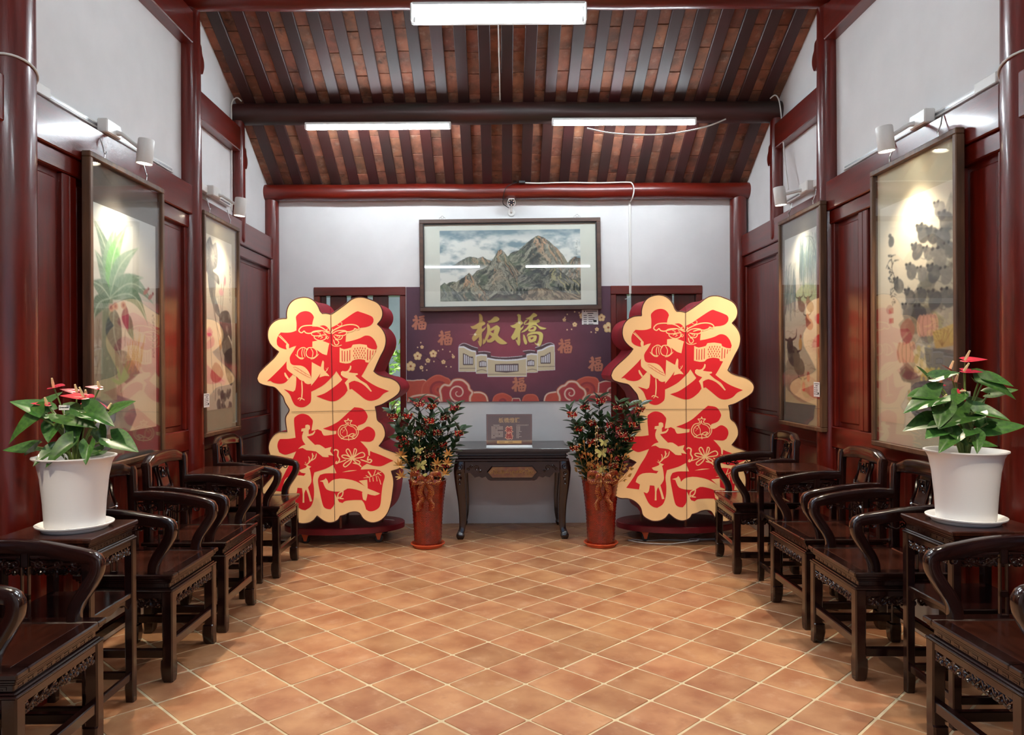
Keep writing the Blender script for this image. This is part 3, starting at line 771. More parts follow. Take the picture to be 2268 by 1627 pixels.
# ---- altar table at the back wall
e = empty('altar_table', (.085, 6.72, 0)); hx, Y0, Y1, Z = .487, -.345, .325, .768
tag(e, 'dark carved altar table with cabriole legs standing against the back wall', 'table')
b = MB(); b.cbox((-hx, Y0, Z - .03), (hx, Y1, Z), .004); b.cbox((-hx + .012, Y0 + .012, Z - .042), (hx - .012, Y1, Z - .028), .004)
b.obj('table_top', mat('table_top_wood', srgb(54, 46, 46), .28, coat=.3, var=.2), e)
b = MB(); b.cbox((-hx + .03, Y0 + .03, Z - .085), (hx - .03, Y1, Z - .04), .005); b.cbox((-hx + .016, Y0 + .016, Z - .068), (hx - .016, Y1, Z - .058), .004); b.cbox((-hx + .008, Y0 + .008, Z - .112), (hx - .008, Y1, Z - .083), .008); b.obj('waist', ROSE, e)
# front apron with its cut-out profile
prof = [(-.40, Z - .11), (.40, Z - .11), (.40, Z - .205), (.355, Z - .205), (.335, Z - .225), (.315, Z - .245), (.28, Z - .235), (.255, Z - .248), (.225, Z - .236), (.205, Z - .262), (.185, Z - .272),
        (-.185, Z - .272), (-.205, Z - .262), (-.225, Z - .236), (-.255, Z - .248), (-.28, Z - .235), (-.315, Z - .245), (-.335, Z - .225), (-.355, Z - .205), (-.40, Z - .205)]
b = MB(); b.prism(prof, Y0 + .02, Y0 + .045); ap = b.obj('carved_apron', ROSE, e)
BRASS = mat('gilt_panel', srgb(120, 78, 66), .5, metal=.2, color2=srgb(136, 104, 70), vscale=22)
b = MB(); oc = [(-.205, 0), (-.165, .046), (.165, .046), (.205, 0), (.165, -.046), (-.165, -.046)]
b.prism([(x, z + Z - .20) for x, z in oc], Y0 + .010, Y0 + .021); gp = b.obj('gilt_panel', BRASS, e)
b = MB(); P = [(x * 1.02, Y0 + .012, z * 1.06 + Z - .20) for x, z in oc]; b.tube(P + [P[0], P[1]], .006, 6); b.obj('panel_moulding', ROSE, gp)
GILT = mat('gilt_relief', srgb(160, 124, 76), .4, metal=.5)
b = MB(); rg = random.Random(5)
for k in range(16):
    cx = -.17 + .34 * k / 15; zz = Z - .20
    b.tube([(cx + px, Y0 + .0085, zz + rg.uniform(-.012, .012) + pz) for px, pz in spiral(0, 0, rg.uniform(.012, .024), .8, rg.random() * 6, rg.choice((-1, 1)), 9)], [.003] * 9 + [.0015], 5)
b.obj('gilt_relief', GILT, gp)
for s in (-1, 1):
    b = MB()
    for (cx, cz, rr, dr) in ((.30, -.165, .024, 1), (.345, -.15, .018, -1), (.27, -.19, .014, -1), (.37, -.175, .013, 1)):
        b.tube([(s * px, Y0 + .018, Z + pz) for px, pz in spiral(cx, cz, rr, 1.4, 0, dr, 12)], .004, 5)
    b.obj('apron_carving', ROSE, ap)
for sd in (-1, 1):
    b = MB(); b.cbox((sd * (hx - .045) - .012, Y0 + .08, Z - .2), (sd * (hx - .045) + .012, Y1 - .08, Z - .11), .003); b.obj('side_apron', ROSE, e)
b = MB(); b.cbox((-.40, Y1 - .035, Z - .2), (.40, Y1 - .012, Z - .11), .003); b.obj('back_apron', ROSE, e)
for sx in (-1, 1):
    for (yy, sy) in ((Y0 + .055, -1), (Y1 - .05, 1)):
        P = smooth_path([(sx * (hx - .048), yy, Z - .11), (sx * (hx - .040), yy + sy * .004, Z - .19), (sx * (hx - .048), yy, Z - .32), (sx * (hx - .062), yy - sy * .006, .30), (sx * (hx - .066), yy - sy * .008, .16), (sx * (hx - .060), yy, .085), (sx * (hx - .048), yy + sy * .006, .045), (sx * (hx - .046), yy + sy * .006, .0)], 5)
        k = len(P); W = np.interp(np.linspace(0, 1, k), [0, .12, .4, .7, .82, .9, 1], [.088, .098, .070, .052, .056, .074, .046])
        b = MB(); b.sweep(P, list(W), list(W * .94), (1, 0, 0), .3); lg = b.obj('leg', ROSE, e)
        if sy < 0:
            b = MB()
            for (cz, rr, dr) in ((Z - .155, .026, 1), (Z - .205, .02, -1), (Z - .25, .016, 1), (Z - .29, .012, -1)):
                b.tube([(sx * (hx - .045) + px, yy - .047 - .004 * (cz > Z - .22), pz) for px, pz in spiral(0, cz, rr, 1.4, 1.2, dr * sx, 12)], .0045, 5)
            b.obj('leg_carving', ROSE, lg)
# ================================================================== BIG CHARACTER LANTERNS
LS = 6.1 / 1680
def seamx(py): return 744 + (py - 908) * (.043 if py < 908 else .011)
def A1(p): px, py = 560 + p[0] / 5.811, 640 + p[1] / 5.811; return ((px - seamx(py)) * LS, 1.45 - (py - 814) * LS)
def A2(p): px, py = 560 + p[0] / 4.786, 880 + p[1] / 4.786; return ((px - seamx(py)) * LS, 1.45 - (py - 814) * LS)
out1 = [(450,355),(447,290),(462,215),(500,150),(560,108),(650,88),(730,98),(800,140),(850,205),(880,270),(905,300),(960,300),(1015,315),(1050,295),(1100,262),(1200,190),(1270,135),(1340,105),(1430,105),(1520,135),(1600,170),(1650,215),(1680,275),(1685,340),(1665,400),(1620,455),(1660,490),(1705,550),(1732,620),(1735,700),(1715,780),(1670,870),(1630,960),(1588,1060),(1640,1100),(1720,1130),(1800,1150),(1870,1185),(1915,1230),(1935,1280),(1920,1340),(1870,1390),(1790,1440),(1700,1490),(1615,1515)]
out2 = [(1345,160),(1355,240),(1400,280),(1430,340),(1435,410),(1405,470),(1368,515),(1420,545),(1500,575),(1570,605),(1610,650),(1612,710),(1580,760),(1495,785),(1515,850),(1520,920),(1510,1000),(1495,1100),(1470,1190),(1430,1260),(1370,1310),(1300,1328),(1240,1315),(1190,1280),(1155,1225),(1110,1208),(1050,1215),(1000,1237),(950,1250),(930,1285),(890,1310),(840,1318),(790,1305),(750,1280),(705,1243),(665,1290),(607,1317),(537,1320),(477,1297),(427,1257),(407,1187),(377,1142),(327,1102),(267,1080),(200,1078),(150,1060),(115,1015),(115,960),(150,905),(200,850),(280,765),(355,695),(300,668),(250,640),(210,580),(195,510),(210,440),(250,380),(310,345),(395,345),(380,240),(385,180),(418,125)]
out3 = [(500,1510),(455,1440),(430,1370),(390,1320),(320,1245),(250,1225),(170,1205),(110,1175),(85,1120),(110,1050),(170,980),(240,915),(310,845),(357,780),(300,740),(245,680),(215,610),(210,540),(225,470),(270,405),(340,365),(400,355)]
OUTL = smooth_path([A1(p) for p in out1] + [A2(p) for p in out2] + [A1(p) for p in out3], 3, True, 42)
RED1 = [[(580,515),(580,420),(570,345),(590,310),(630,280),(690,267),(745,280),(785,315),(802,350),(783,420),(783,470),(850,470),(920,455),(965,470),(1000,510),(1012,540),(1030,485),(1100,450),(1200,380),(1340,290),(1400,295),(1540,350),(1570,390),(1565,430),(1530,470),(1470,490),(1390,500),(1300,540),(1220,565),(1215,675),(1300,660),(1400,630),(1470,598),(1540,612),(1595,670),(1625,745),(1610,790),(1575,850),(1520,950),(1470,1050),(1430,1120),(1520,1190),(1640,1260),(1790,1318),(1720,1350),(1660,1410),(1570,1438),(1490,1420),(1400,1350),(1310,1280),(1255,1300),(1220,1350),(1140,1415),(1065,1435),(980,1415),(855,1365),(960,1330),(1060,1265),(1150,1195),(1185,1158),(1105,1047),(1060,1110),(960,1210),(870,1265),(788,1305),(788,1420),(760,1465),(700,1500),(640,1500),(580,1470),(545,1410),(520,1350),(490,1310),(435,1265),(555,1300),(580,1280),(590,1220),(590,1100),(560,1000),(505,930),(505,850),(545,780),(585,710),(540,720),(480,745),(440,750),(370,725),(335,690),(330,630),(350,570),(380,535),(450,540),(520,535)],
        [(215,1160),(300,1080),(400,980),(470,900),(465,990),(490,1030),(553,1070),(500,1130),(450,1180),(380,1195),(300,1180),(260,1155)]]
RED2 = [[(485,410),(470,225),(490,185),(530,162),(570,158),(620,175),(655,210),(670,240),(660,300),(655,340),(690,335),(720,325),(760,345),(775,380),(800,395),(915,380),(920,345),(870,345),(775,320),(860,290),(950,240),(1040,160),(1110,100),(1180,110),(1220,135),(1250,190),(1245,225),(1215,270),(1150,295),(1130,340),(1180,345),(1240,310),(1280,315),(1320,350),(1330,400),(1310,450),(1270,470),(1170,462),(1240,530),(1280,570),(1380,610),(1520,675),(1460,700),(1390,730),(1310,725),(1240,700),(1185,735),(1172,762),(1300,760),(1370,775),(1415,810),(1425,850),(1405,920),(1390,1020),(1380,1120),(1360,1170),(1310,1200),(1260,1205),(1225,1185),(1205,1120),(1180,1085),(1100,1083),(1010,1090),(975,1112),(940,1100),(915,1050),(890,1000),(890,1100),(880,1140),(850,1175),(810,1170),(775,1145),(755,1080),(735,980),(720,900),(720,850),(740,810),(800,795),(915,795),(880,705),(800,745),(680,780),(665,860),(675,950),(670,1060),(640,1140),(580,1180),(540,1170),(490,1130),(450,1050),(430,1000),(395,985),(320,975),(250,965),(330,850),(400,720),(450,640),(490,555),(430,575),(370,588),(310,560),(292,500),(300,450),(320,420),(410,420)]]
CR1 = [  # cream cut-outs of the upper half
 [(790,660),(900,650),(1010,690),(1000,720),(980,840),(920,820),(850,770),(790,735)],
 [(465,672),(490,690),(490,760),(498,830),(505,900),(520,940),(560,960),(640,965),(700,990),(745,1040),(770,1090),(785,1130),(785,1200),(745,1208),(705,1190),(690,1168),(640,1150),(600,1110),(560,1085),(500,1040),(470,1000),(462,930),(470,860),(478,780),(455,740),(450,700)],
 [(788,925),(905,990),(918,930),(930,905),(945,930),(945,1020),(975,1060),(1000,1085),(1020,1112),(960,1105),(890,1125),(902,1072),(850,1150),(785,1230)],
 [(1165,1060),(1185,1045),(1215,1052),(1250,1045),(1275,1010),(1282,978),(1298,985),(1295,1025),(1265,1065),(1320,1075),(1380,1080),(1385,1098),(1350,1110),(1420,1170),(1500,1220),(1545,1280),(1570,1315),(1555,1322),(1510,1275),(1440,1215),(1340,1175),(1270,1205),(1278,1275),(1290,1300),(1258,1310),(1245,1250),(1218,1200),(1260,1150),(1200,1125),(1165,1095)],
 [(435,1055),(450,1052),(470,1085),(500,1130),(480,1145),(465,1120),(445,1095)],
 [(1142,745),(1200,768),(1290,748),(1310,712),(1400,705),(1490,720),(1500,750),(1560,775),(1615,780),(1600,820),(1520,948),(1480,940),(1470,912),(1390,898),(1310,918),(1285,945),(1220,952),(1145,935)]]
CRL1 = [  # cream lines (points, width)
 ([(350,575),(400,620),(470,690)], 12), ([(365,565),(420,620),(475,680)], 8),
 ([(663,1160),(672,1280),(668,1390)], 16), ([(668,1390),(640,1382),(618,1400)], 12), ([(668,1390),(650,1405),(645,1418)], 10), ([(668,1390),(690,1400),(706,1412)], 12),
 ([(950,1060),(985,1035),(1000,995)], 9), ([(985,1035),(972,1005)], 7),
 # butterfly
 ([(1010,545),(960,520),(900,480),(820,458),(740,452),(660,462),(620,495),(615,525),(650,545),(680,522),(700,545),(750,555),(830,535),(900,530)], 15),
 ([(1000,560),(930,528),(860,522),(790,535),(775,565),(800,585),(850,590),(920,580),(970,575)], 13), ([(810,588),(815,615),(850,640),(900,650),(950,635),(985,590)], 13),
 ([(860,610),(890,595),(920,608),(890,625)], 9), ([(850,545),(890,560),(880,580)], 8), ([(940,560),(930,545),(960,570)], 8),
 ([(1028,545),(1060,520),(1130,485),(1210,458),(1290,452),(1350,465),(1385,495),(1370,520),(1330,505),(1320,525),(1260,545),(1190,540),(1120,560)], 15),
 ([(1040,570),(1090,535),(1160,525),(1220,535),(1225,565),(1195,590),(1130,590),(1070,580)], 13), ([(1060,590),(1090,630),(1150,640),(1175,610),(1170,590)], 12), ([(1100,600),(1130,595),(1145,612),(1115,620)], 9),
 ([(1060,640),(1080,700),(1110,710),(1130,680),(1110,650),(1080,640)], 12), ([(1025,690),(1060,720),(1110,728),(1170,712)], 9),
 ([(985,500),(965,520),(980,550),(1015,560),(1045,540),(1040,500)], 12), ([(1100,450),(1130,468),(1160,460),(1165,430),(1145,425)], 7), ([(970,580),(960,610),(985,630),(1000,600)], 9),
 # two pumpkins
 ([(700,740),(660,735),(610,770),(600,830),(630,865),(690,870)], 12), ([(668,745),(655,800),(665,860)], 10), ([(690,745),(685,800),(700,860)], 9),
 ([(700,740),(720,760),(740,740),(800,740),(845,780),(850,830),(820,865),(760,870),(720,840),(712,790),(740,745)], 12), ([(770,745),(800,800),(790,865)], 10),
 ([(575,820),(600,850),(640,880),(680,880)], 9), ([(875,820),(850,850),(810,880),(770,885)], 9)]
RDL1 = [([(1175,785),(1180,925)], 18), ([(1208,792),(1210,925)], 18), ([(1242,788),(1244,925)], 18), ([(1274,778),(1276,915)], 18), ([(1503,775),(1503,915)], 18), ([(1538,790),(1535,905)], 18), ([(1574,792),(1568,850)], 16), ([(1606,790),(1602,815)], 12)]
for rr in range(5):
    for cc in range(5):
        x = 1325 + cc * 33 + (0 if rr % 2 else 14); y = 745 + rr * 30 + 8 * abs(cc - 2) / 2
        if x < 1475: RDL1.append(([(x, y), (x, y + 22)], 17))
RDL1 += [([(550,990),(580,985),(640,1020),(700,1060),(770,1100)], 4), ([(560,1005),(640,1055),(720,1100),(780,1130)], 4), ([(600,1010),(620,1040)], 4), ([(650,1030),(665,1062)], 4), ([(700,1062),(712,1090)], 4)]
CR2 = [
 [(590,280),(615,273),(638,285),(640,320),(625,335),(625,375),(665,365),(690,335),(695,350),(670,385),(605,400),(640,440),(690,490),(740,490),(800,530),(865,515),(850,560),(880,600),(895,610),(860,605),(830,600),(835,622),(770,618),(700,560),(600,545),(560,520),(512,530),(545,500),(590,485),(560,440),(555,390),(570,345),(545,345),(550,315),(590,310)],
 [(520,755),(590,730),(600,712),(575,690),(650,720),(628,735),(640,780),(650,860),(640,900),(612,940),(630,1000),(655,1085),(630,1090),(610,1010),(590,960),(572,1000),(572,1100),(552,1100),(555,1010),(548,945),(500,940),(490,1000),(470,1025),(420,1005),(385,985),(395,930),(350,905),(370,850),(420,815),(500,808),(570,815),(590,790),(540,780)],
 [(735,875),(785,860),(800,842),(820,870),(830,905),(870,868),(950,852),(1040,862),(1120,885),(1200,930),(1240,960),(1310,990),(1375,1020),(1320,1040),(1240,1020),(1160,985),(1090,965),(1030,960),(985,985),(930,990),(870,985),(810,965),(785,925),(770,885)],
 [(1150,880),(1240,870),(1245,1000),(1225,1095),(1195,1080),(1185,1010),(1215,940)],
 [(975,785),(1050,768),(1135,768),(1050,780)],
 [(1170,462),(1240,530),(1275,555),(1270,620),(1255,610),(1245,545)]]
CRL2 = [([(985,985),(935,1010),(925,1060),(945,1045)], 13), ([(985,985),(975,1030),(950,1060),(990,1068)], 13), ([(925,1066),(985,1070)], 8),
 ([(600,700),(640,660),(665,620),(660,575)], 13), ([(640,660),(690,630),(705,580)], 11), ([(618,690),(630,640),(620,610)], 9), ([(600,700),(585,670)], 9), ([(600,705),(575,690)], 9), ([(655,640),(680,600)], 9),
 ([(1045,215),(1055,240),(1085,240),(1065,265),(1075,285),(1120,295),(1150,340),(1145,390),(1110,430),(1045,440),(980,430),(942,390),(940,340),(970,295),(1015,285),(1025,265),(1005,240),(1035,240),(1045,215)], 10),
 ([(1045,255),(1050,290),(1100,310),(1130,350),(1125,390),(1090,415)], 8), ([(1040,255),(1030,295),(985,315),(960,350),(965,390),(1000,415)], 8), ([(970,330),(1010,350)], 6), ([(980,370),(1025,310)], 6), ([(1000,300),(1030,350),(1030,400)], 7), ([(965,435),(1045,400),(1115,438)], 9), ([(1045,400),(1050,455)], 14), ([(1045,400),(1080,380),(1110,385),(1080,410)], 10),
 # ribbon flower
 ([(1082,645),(1040,600),(1020,560),(1040,540),(1065,575),(1082,645)], 12), ([(1082,645),(1100,580),(1110,540),(1130,555),(1115,600),(1082,645)], 12), ([(1082,645),(1140,600),(1190,580),(1215,600),(1200,630),(1082,645)], 12), ([(1082,645),(1150,670),(1165,690),(1140,700),(1082,645)], 12), ([(1082,645),(1060,690),(1010,730),(990,710),(1020,680),(1082,645)], 12), ([(1082,645),(1010,640),(975,620),(985,605),(1030,610),(1082,645)], 12),
 ([(885,560),(905,545),(935,560),(930,610),(950,650),(930,685),(910,690),(920,665)], 15), ([(930,685),(980,670),(1020,655)], 10), ([(1170,655),(1240,680),(1270,690),(1290,670),(1270,655),(1245,665),(1255,620)], 14), ([(1090,690),(1150,705),(1180,735)], 14),
 # leaf spray
 ([(1200,850),(1260,845),(1330,820),(1395,790)], 7), ([(1260,845),(1225,825)], 16), ([(1285,838),(1255,790),(1250,782)], 16), ([(1310,825),(1330,770)], 16), ([(1265,850),(1270,895)], 16), ([(1300,845),(1305,890)], 15), ([(1340,820),(1360,790)], 14), ([(1335,830),(1345,890)], 15), ([(1360,810),(1390,830)], 14), ([(1370,870),(1385,925)], 14), ([(1350,830),(1380,890)], 8)]
def ribbon2d(b, pts, w, d, conv, unit):
    P = smooth_path([conv(p) for p in pts], 3) if len(pts) > 2 else [conv(p) for p in pts]
    P = [np.array(p) for p in P]; k = len(P); hw = w * unit / 2; vs = []
    for i in range(k):
        t = P[min(i+1, k-1)] - P[max(i-1, 0)]; t = t / (np.linalg.norm(t) + 1e-9); n = np.array([-t[1], t[0]])
        q = hw * (.55 if i in (0, k - 1) else 1)
        a, c = P[i] + n * q, P[i] - n * q; vs += [(a[0], d, a[1]), (c[0], d, c[1])]
    b.add(vs, [(2*i, 2*i+1, 2*i+3, 2*i+2) for i in range(k - 1)])
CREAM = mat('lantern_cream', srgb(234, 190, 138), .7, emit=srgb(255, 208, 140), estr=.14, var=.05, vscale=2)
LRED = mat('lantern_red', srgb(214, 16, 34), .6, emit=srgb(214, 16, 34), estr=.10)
LSIDE = mat('lantern_side', srgb(158, 13, 38), .6, var=.2, vscale=4, bump=.2, bscale=12)
LDARK = mat('lantern_edge', srgb(70, 24, 22), .6)
LBASE = mat('lantern_base', srgb(110, 12, 28), .45, var=.2)
ORANGE = mat('caster_orange', srgb(200, 84, 40), .4)
def flat(b, poly, d): b.add([(x, d, z) for x, z in poly], [tuple(range(len(poly)))])
def make_lantern():
    e = empty('character_lantern')
    DEP = .60
    b = MB(); k = len(OUTL); steps = [0, .02, DEP * .5, DEP - .02, DEP]; scl = [1, 1, .985, 1, 1]
    cx, cz = 0, 1.1; vs = []
    for y, s in zip(steps, scl): vs += [(cx + (x - cx) * s, y, cz + (z - cz) * s) for x, z in OUTL]
    fs = []
    for r in range(len(steps) - 1):
        fs += [(r*k+i, r*k+(i+1) % k, (r+1)*k+(i+1) % k, (r+1)*k+i) for i in range(k)]
    fs += [tuple(range((len(steps)-1)*k, len(steps)*k))]
    b.add(vs, fs); body = b.obj('side_skin', LSIDE, e, ang=14)
    b = MB(); flat(b, OUTL, -.0005); face = b.obj('face', CREAM, e, smooth=False)
    b = MB(); b.tube([(x, -.001, z) for x, z in OUTL] + [(OUTL[0][0], -.001, OUTL[0][1])], .0042, 5, caps=False); b.obj('edge_piping', LDARK, face)
    b = MB()
    for (c0, c1) in (((0, 1.93), (0, .22)),): b.box((c0[0] - .0018, -.0052, c1[1]), (c0[0] + .0018, -.004, c0[1]))
    b.box((-.33, -.0052, 1.1055), (.345, -.004, 1.1085)); b.obj('panel_seam', LDARK, face)
    for nm, reds, crs, crl, rdl, cv, un, fnames, lgroups in (
            ('upper_character', RED1, CR1, CRL1, RDL1, A1, LS / 5.811, ('brush_gap', 'crane_figure', 'flying_bird_figure', 'leaping_figure', 'bird_claw', 'lattice_wall_figure'), (('crane_lines', 0, 8), ('butterfly_figure', 8, 23), ('pumpkin_figures', 23, 99))),
            ('lower_character', RED2, CR2, CRL2, [], A2, LS / 4.786, ('fairy_figure', 'deer_figure', 'peacock_figure', 'tail_feather', 'brush_gap', 'brush_gap'), (('peacock_legs', 0, 3), ('deer_antlers', 3, 9), ('pomegranate_figure', 9, 18), ('ribbon_flower_figure', 18, 28), ('leaf_spray_figure', 28, 99)))):
        for i, poly in enumerate(reds):
            b = MB(); flat(b, smooth_path([cv(p) for p in poly], 3, True, 40), -.0018)
            o = b.obj(nm, LRED, e, smooth=False)
            if i == 0: root = o
        for q, fn in zip(crs, fnames):
            b = MB(); flat(b, smooth_path([cv(p) for p in q], 2, True, 45), -.0026); b.obj(fn, CREAM, root, smooth=False)
        for gn, i0, i1 in lgroups:
            b = MB()
            for (pts, w) in crl[i0:i1]: ribbon2d(b, pts, w, -.0032, cv, un)
            tag(b.obj(gn, CREAM, root, smooth=False), kind='stuff')
        if rdl:
            b = MB()
            for (pts, w) in rdl: ribbon2d(b, pts, w, -.0038, cv, un)
            tag(b.obj('lattice_openings', LRED, root, smooth=False), kind='stuff')
    # base on castors
    b = MB(); n = 48; vs = []
    prof = [(.97, .086), (1, .091), (1, .134), (.985, .140)]
    for (q, z) in prof: vs += [(.51 * q * math.cos(2*math.pi*i/n), .38 + .30 * q * math.sin(2*math.pi*i/n), z) for i in range(n)]
    fs = [(r*n+i, r*n+(i+1) % n, (r+1)*n+(i+1) % n, (r+1)*n+i) for r in range(3) for i in range(n)] + [tuple(range(n-1, -1, -1)), tuple(range(3*n, 4*n))]
    b.add(vs, fs); b.obj('base_board', LBASE, e)
    for (x, y) in ((.02, .12), (-.3, .35), (.33, .35), (0, .5)):
        b = MB(); b.tube([(x, y, .13), (x, y, .32)], .011, 8); b.obj('support_post', mat('post_wood', srgb(110, 60, 40), .5), e)
    for (x, y) in ((-.30, .21), (.31, .21), (-.30, .55), (.31, .55)):
        b = MB()
        for s in (-1, 1): b.prism([(x - .026, .088), (x + .034, .088), (x + .016, .022), (x - .004, .022)], y + s * .016 - .0015, y + s * .016 + .0015)
        b.cbox((x - .034, y - .024, .080), (x + .038, y + .024, .087), .002); c = b.obj('castor_fork', ORANGE, e)
        b = MB(); b.lathe([(.004, -.012), (.029, -.012), (.033, -.008), (.033, .008), (.029, .012), (.004, .012)], 20, Matrix.Translation((x + .006, y, .033)) @ Matrix.Rotation(R(90), 4, 'X')); b.obj('castor_wheel', BLACK_P, c)
        b = MB(); b.lathe([(.001, -.013), (.012, -.013), (.012, .013), (.001, .013)], 12, Matrix.Translation((x + .006, y, .033)) @ Matrix.Rotation(R(90), 4, 'X')); b.obj('castor_hub', STEEL, c)
    return e
lan = make_lantern()
lan.location = (-1.343, 6.1, 0); lan.rotation_euler = (0, R(-.9), 0)
tag(lan, 'big cream and red character lantern on a castor base, on the lotus painting side', 'lantern', 'big character lanterns by the back wall')
lan2 = copy_tree(lan); lan2.location = (1.482, 6.1, -.0); lan2.rotation_euler = (0, 0, 0)
tag(lan2, 'big cream and red character lantern on a castor base, on the willow painting side')
# ================================================================== PAINTED PANELS (vertex-colour canvases)
def value_noise(h, w, fy, fx, seed, octaves=4, gain=.5):
    rs = np.random.RandomState(seed); out = np.zeros((h, w)); amp = 1; tot = 0
    for o in range(octaves):
        gy, gx = max(2, int(fy * 2 ** o) + 2), max(2, int(fx * 2 ** o) + 2)
        g = rs.rand(gy, gx)
        yy = np.linspace(0, gy - 1.001, h); xx = np.linspace(0, gx - 1.001, w)
        y0 = yy.astype(int); x0 = xx.astype(int); ty = (yy - y0)[:, None]; tx = (xx - x0)[None]
        ty = ty * ty * (3 - 2 * ty); tx = tx * tx * (3 - 2 * tx)
        a = g[y0][:, x0]; b_ = g[y0][:, x0 + 1]; c = g[y0 + 1][:, x0]; d = g[y0 + 1][:, x0 + 1]
        out += amp * ((a * (1 - tx) + b_ * tx) * (1 - ty) + (c * (1 - tx) + d * tx) * ty); tot += amp; amp *= gain
    return out / tot
class Canvas:
    """u runs 0..asp across, v 0..1 down; colours in linear light"""
    def __init__(s, w, h, base):
        s.w, s.h = w, h; s.asp = w / h
        s.c = np.tile(np.array(base, float), (h, w, 1)); s.rs = np.random.RandomState(7)
        s.V, s.U = np.meshgrid((np.arange(h) + .5) / h, (np.arange(w) + .5) / h, indexing='ij')
        s.N = value_noise(h, w, 24, 24 * s.asp, 5, 3)
    def blend(s, m, col, a=1.0, sl=None):
        sl = sl or (slice(0, s.h), slice(0, s.w))
        k = (m * a)[..., None]; s.c[sl] = s.c[sl] * (1 - k) + np.array(col) * k
    def poly(s, P, col, a=1.0, wash=0.0, grad=None, soft=1.0):
        P = np.array(P, float); r = 1.5 / s.h
        x0, y0 = P.min(0) - r; x1, y1 = P.max(0) + r
        i0, i1 = max(0, int(y0 * s.h)), min(s.h, int(y1 * s.h) + 2); j0, j1 = max(0, int(x0 * s.h)), min(s.w, int(x1 * s.h) + 2)
        if i1 <= i0 or j1 <= j0: return
        sl = (slice(i0, i1), slice(j0, j1)); acc = np.zeros((i1 - i0, j1 - j0))
        for (ox, oy) in ((-.25, -.25), (.25, -.25), (-.25, .25), (.25, .25)):
            U = s.U[sl] + ox / s.h; V = s.V[sl] + oy / s.h; ins = np.zeros(U.shape, bool)
            for k in range(len(P)):
                xa, ya = P[k]; xb, yb = P[k - 1]
                cond = (ya > V) != (yb > V)
                if cond.any(): ins ^= cond & (U < (xb - xa) * (V - ya) / (yb - ya + 1e-12) + xa)
            acc += ins
        m = acc / 4
        if wash: m = m * np.clip(1 - wash + wash * 2 * s.N[sl], 0, 1)
        if grad is not None:
            (c2, p, q) = grad; p = np.array(p); q = np.array(q); d = q - p
            t = np.clip(((s.U[sl] - p[0]) * d[0] + (s.V[sl] - p[1]) * d[1]) / (d @ d), 0, 1)[..., None]
            colr = np.array(col) * (1 - t) + np.array(c2) * t; k = (m * a)[..., None]; s.c[sl] = s.c[sl] * (1 - k) + colr * k
        else: s.blend(m, col, a, sl)
    def line(s, pts, w, col, a=1.0, wash=0.0, sm=True):
        P = smooth_path(pts, 4) if (sm and len(pts) > 2) else pts
        P = [np.array(p, float) for p in P]; k = len(P)
        W = np.interp(np.linspace(0, 1, k), np.linspace(0, 1, len(w)), w) if hasattr(w, '__len__') else [w] * k
        L = []; Rr = []
        for i in range(k):
            t = P[min(i+1, k-1)] - P[max(i-1, 0)]; t = t / (np.linalg.norm(t) + 1e-9); n = np.array([-t[1], t[0]]) * W[i] / 2
            L.append(P[i] + n); Rr.append(P[i] - n)
        s.poly(L + Rr[::-1], col, a, wash)
    def disc(s, c, r, col, a=1.0, ry=None, rot=0, n=18, wash=0.0):
        ry = ry or r; cr, sr = math.cos(rot), math.sin(rot)
        s.poly([(c[0] + r * math.cos(q) * cr - ry * math.sin(q) * sr, c[1] + r * math.cos(q) * sr + ry * math.sin(q) * cr) for q in np.linspace(0, 2 * math.pi, n, endpoint=False)], col, a, wash)
    def leaf(s, a, b_, w, col, al=1.0, wash=.5, rib=None, bend=0.0, nrib=0):
        a = np.array(a, float); b_ = np.array(b_, float); d = b_ - a; n = np.array([-d[1], d[0]]); n = n / (np.linalg.norm(n) + 1e-9); L = []; Rr = []; C = []
        for t in np.linspace(0, 1, 12):
            c = a + d * t + n * bend * np.linalg.norm(d) * math.sin(math.pi * t); q = w * (math.sin(math.pi * min(1, t * 1.02) ** .8)) * .5
            L.append(c + n * q); Rr.append(c - n * q); C.append(c)
        s.poly(L + Rr[::-1], col, al, wash)
        if rib is not None:
            s.line(C, w * .07, rib, .8, sm=False)
            for k in range(nrib):
                i = 1 + int(k * 10 / max(1, nrib))
                s.line([C[i], L[min(11, i + 1)]], w * .025, rib, .4, sm=False); s.line([C[i], Rr[min(11, i + 1)]], w * .025, rib, .4, sm=False)
    def mesh(s, name, width, height, m):
        w, h = s.w, s.h
        xs = np.linspace(-width / 2, width / 2, w + 1); zs = np.linspace(height / 2, -height / 2, h + 1)
        X, Z = np.meshgrid(xs, zs); co = np.zeros(((w + 1) * (h + 1), 3)); co[:, 0] = X.ravel(); co[:, 2] = Z.ravel()
        i = np.arange(h)[:, None] * (w + 1) + np.arange(w)[None]
        F = np.stack([i, i + w + 1, i + w + 2, i + 1], -1).reshape(-1, 4)
        me = bpy.data.meshes.new(name); me.vertices.add(len(co)); me.vertices.foreach_set('co', co.ravel())
        me.loops.add(F.size); me.loops.foreach_set('vertex_index', F.ravel().astype(np.int32))
        me.polygons.add(len(F)); me.polygons.foreach_set('loop_start', np.arange(0, F.size, 4, dtype=np.int32))
        me.update(calc_edges=True)
        at = me.color_attributes.new('paint', 'FLOAT_COLOR', 'CORNER')
        cc = np.ones((len(F), 4, 4)); cc[..., :3] = np.clip(s.c, 0, 1).reshape(-1, 1, 3)
        # colours per vertex of the face, averaged for a smooth print
        pad = np.pad(s.c, ((1, 1), (1, 1), (0, 0)), mode='edge'); vcol = (pad[:-1, :-1] + pad[1:, :-1] + pad[:-1, 1:] + pad[1:, 1:]) / 4
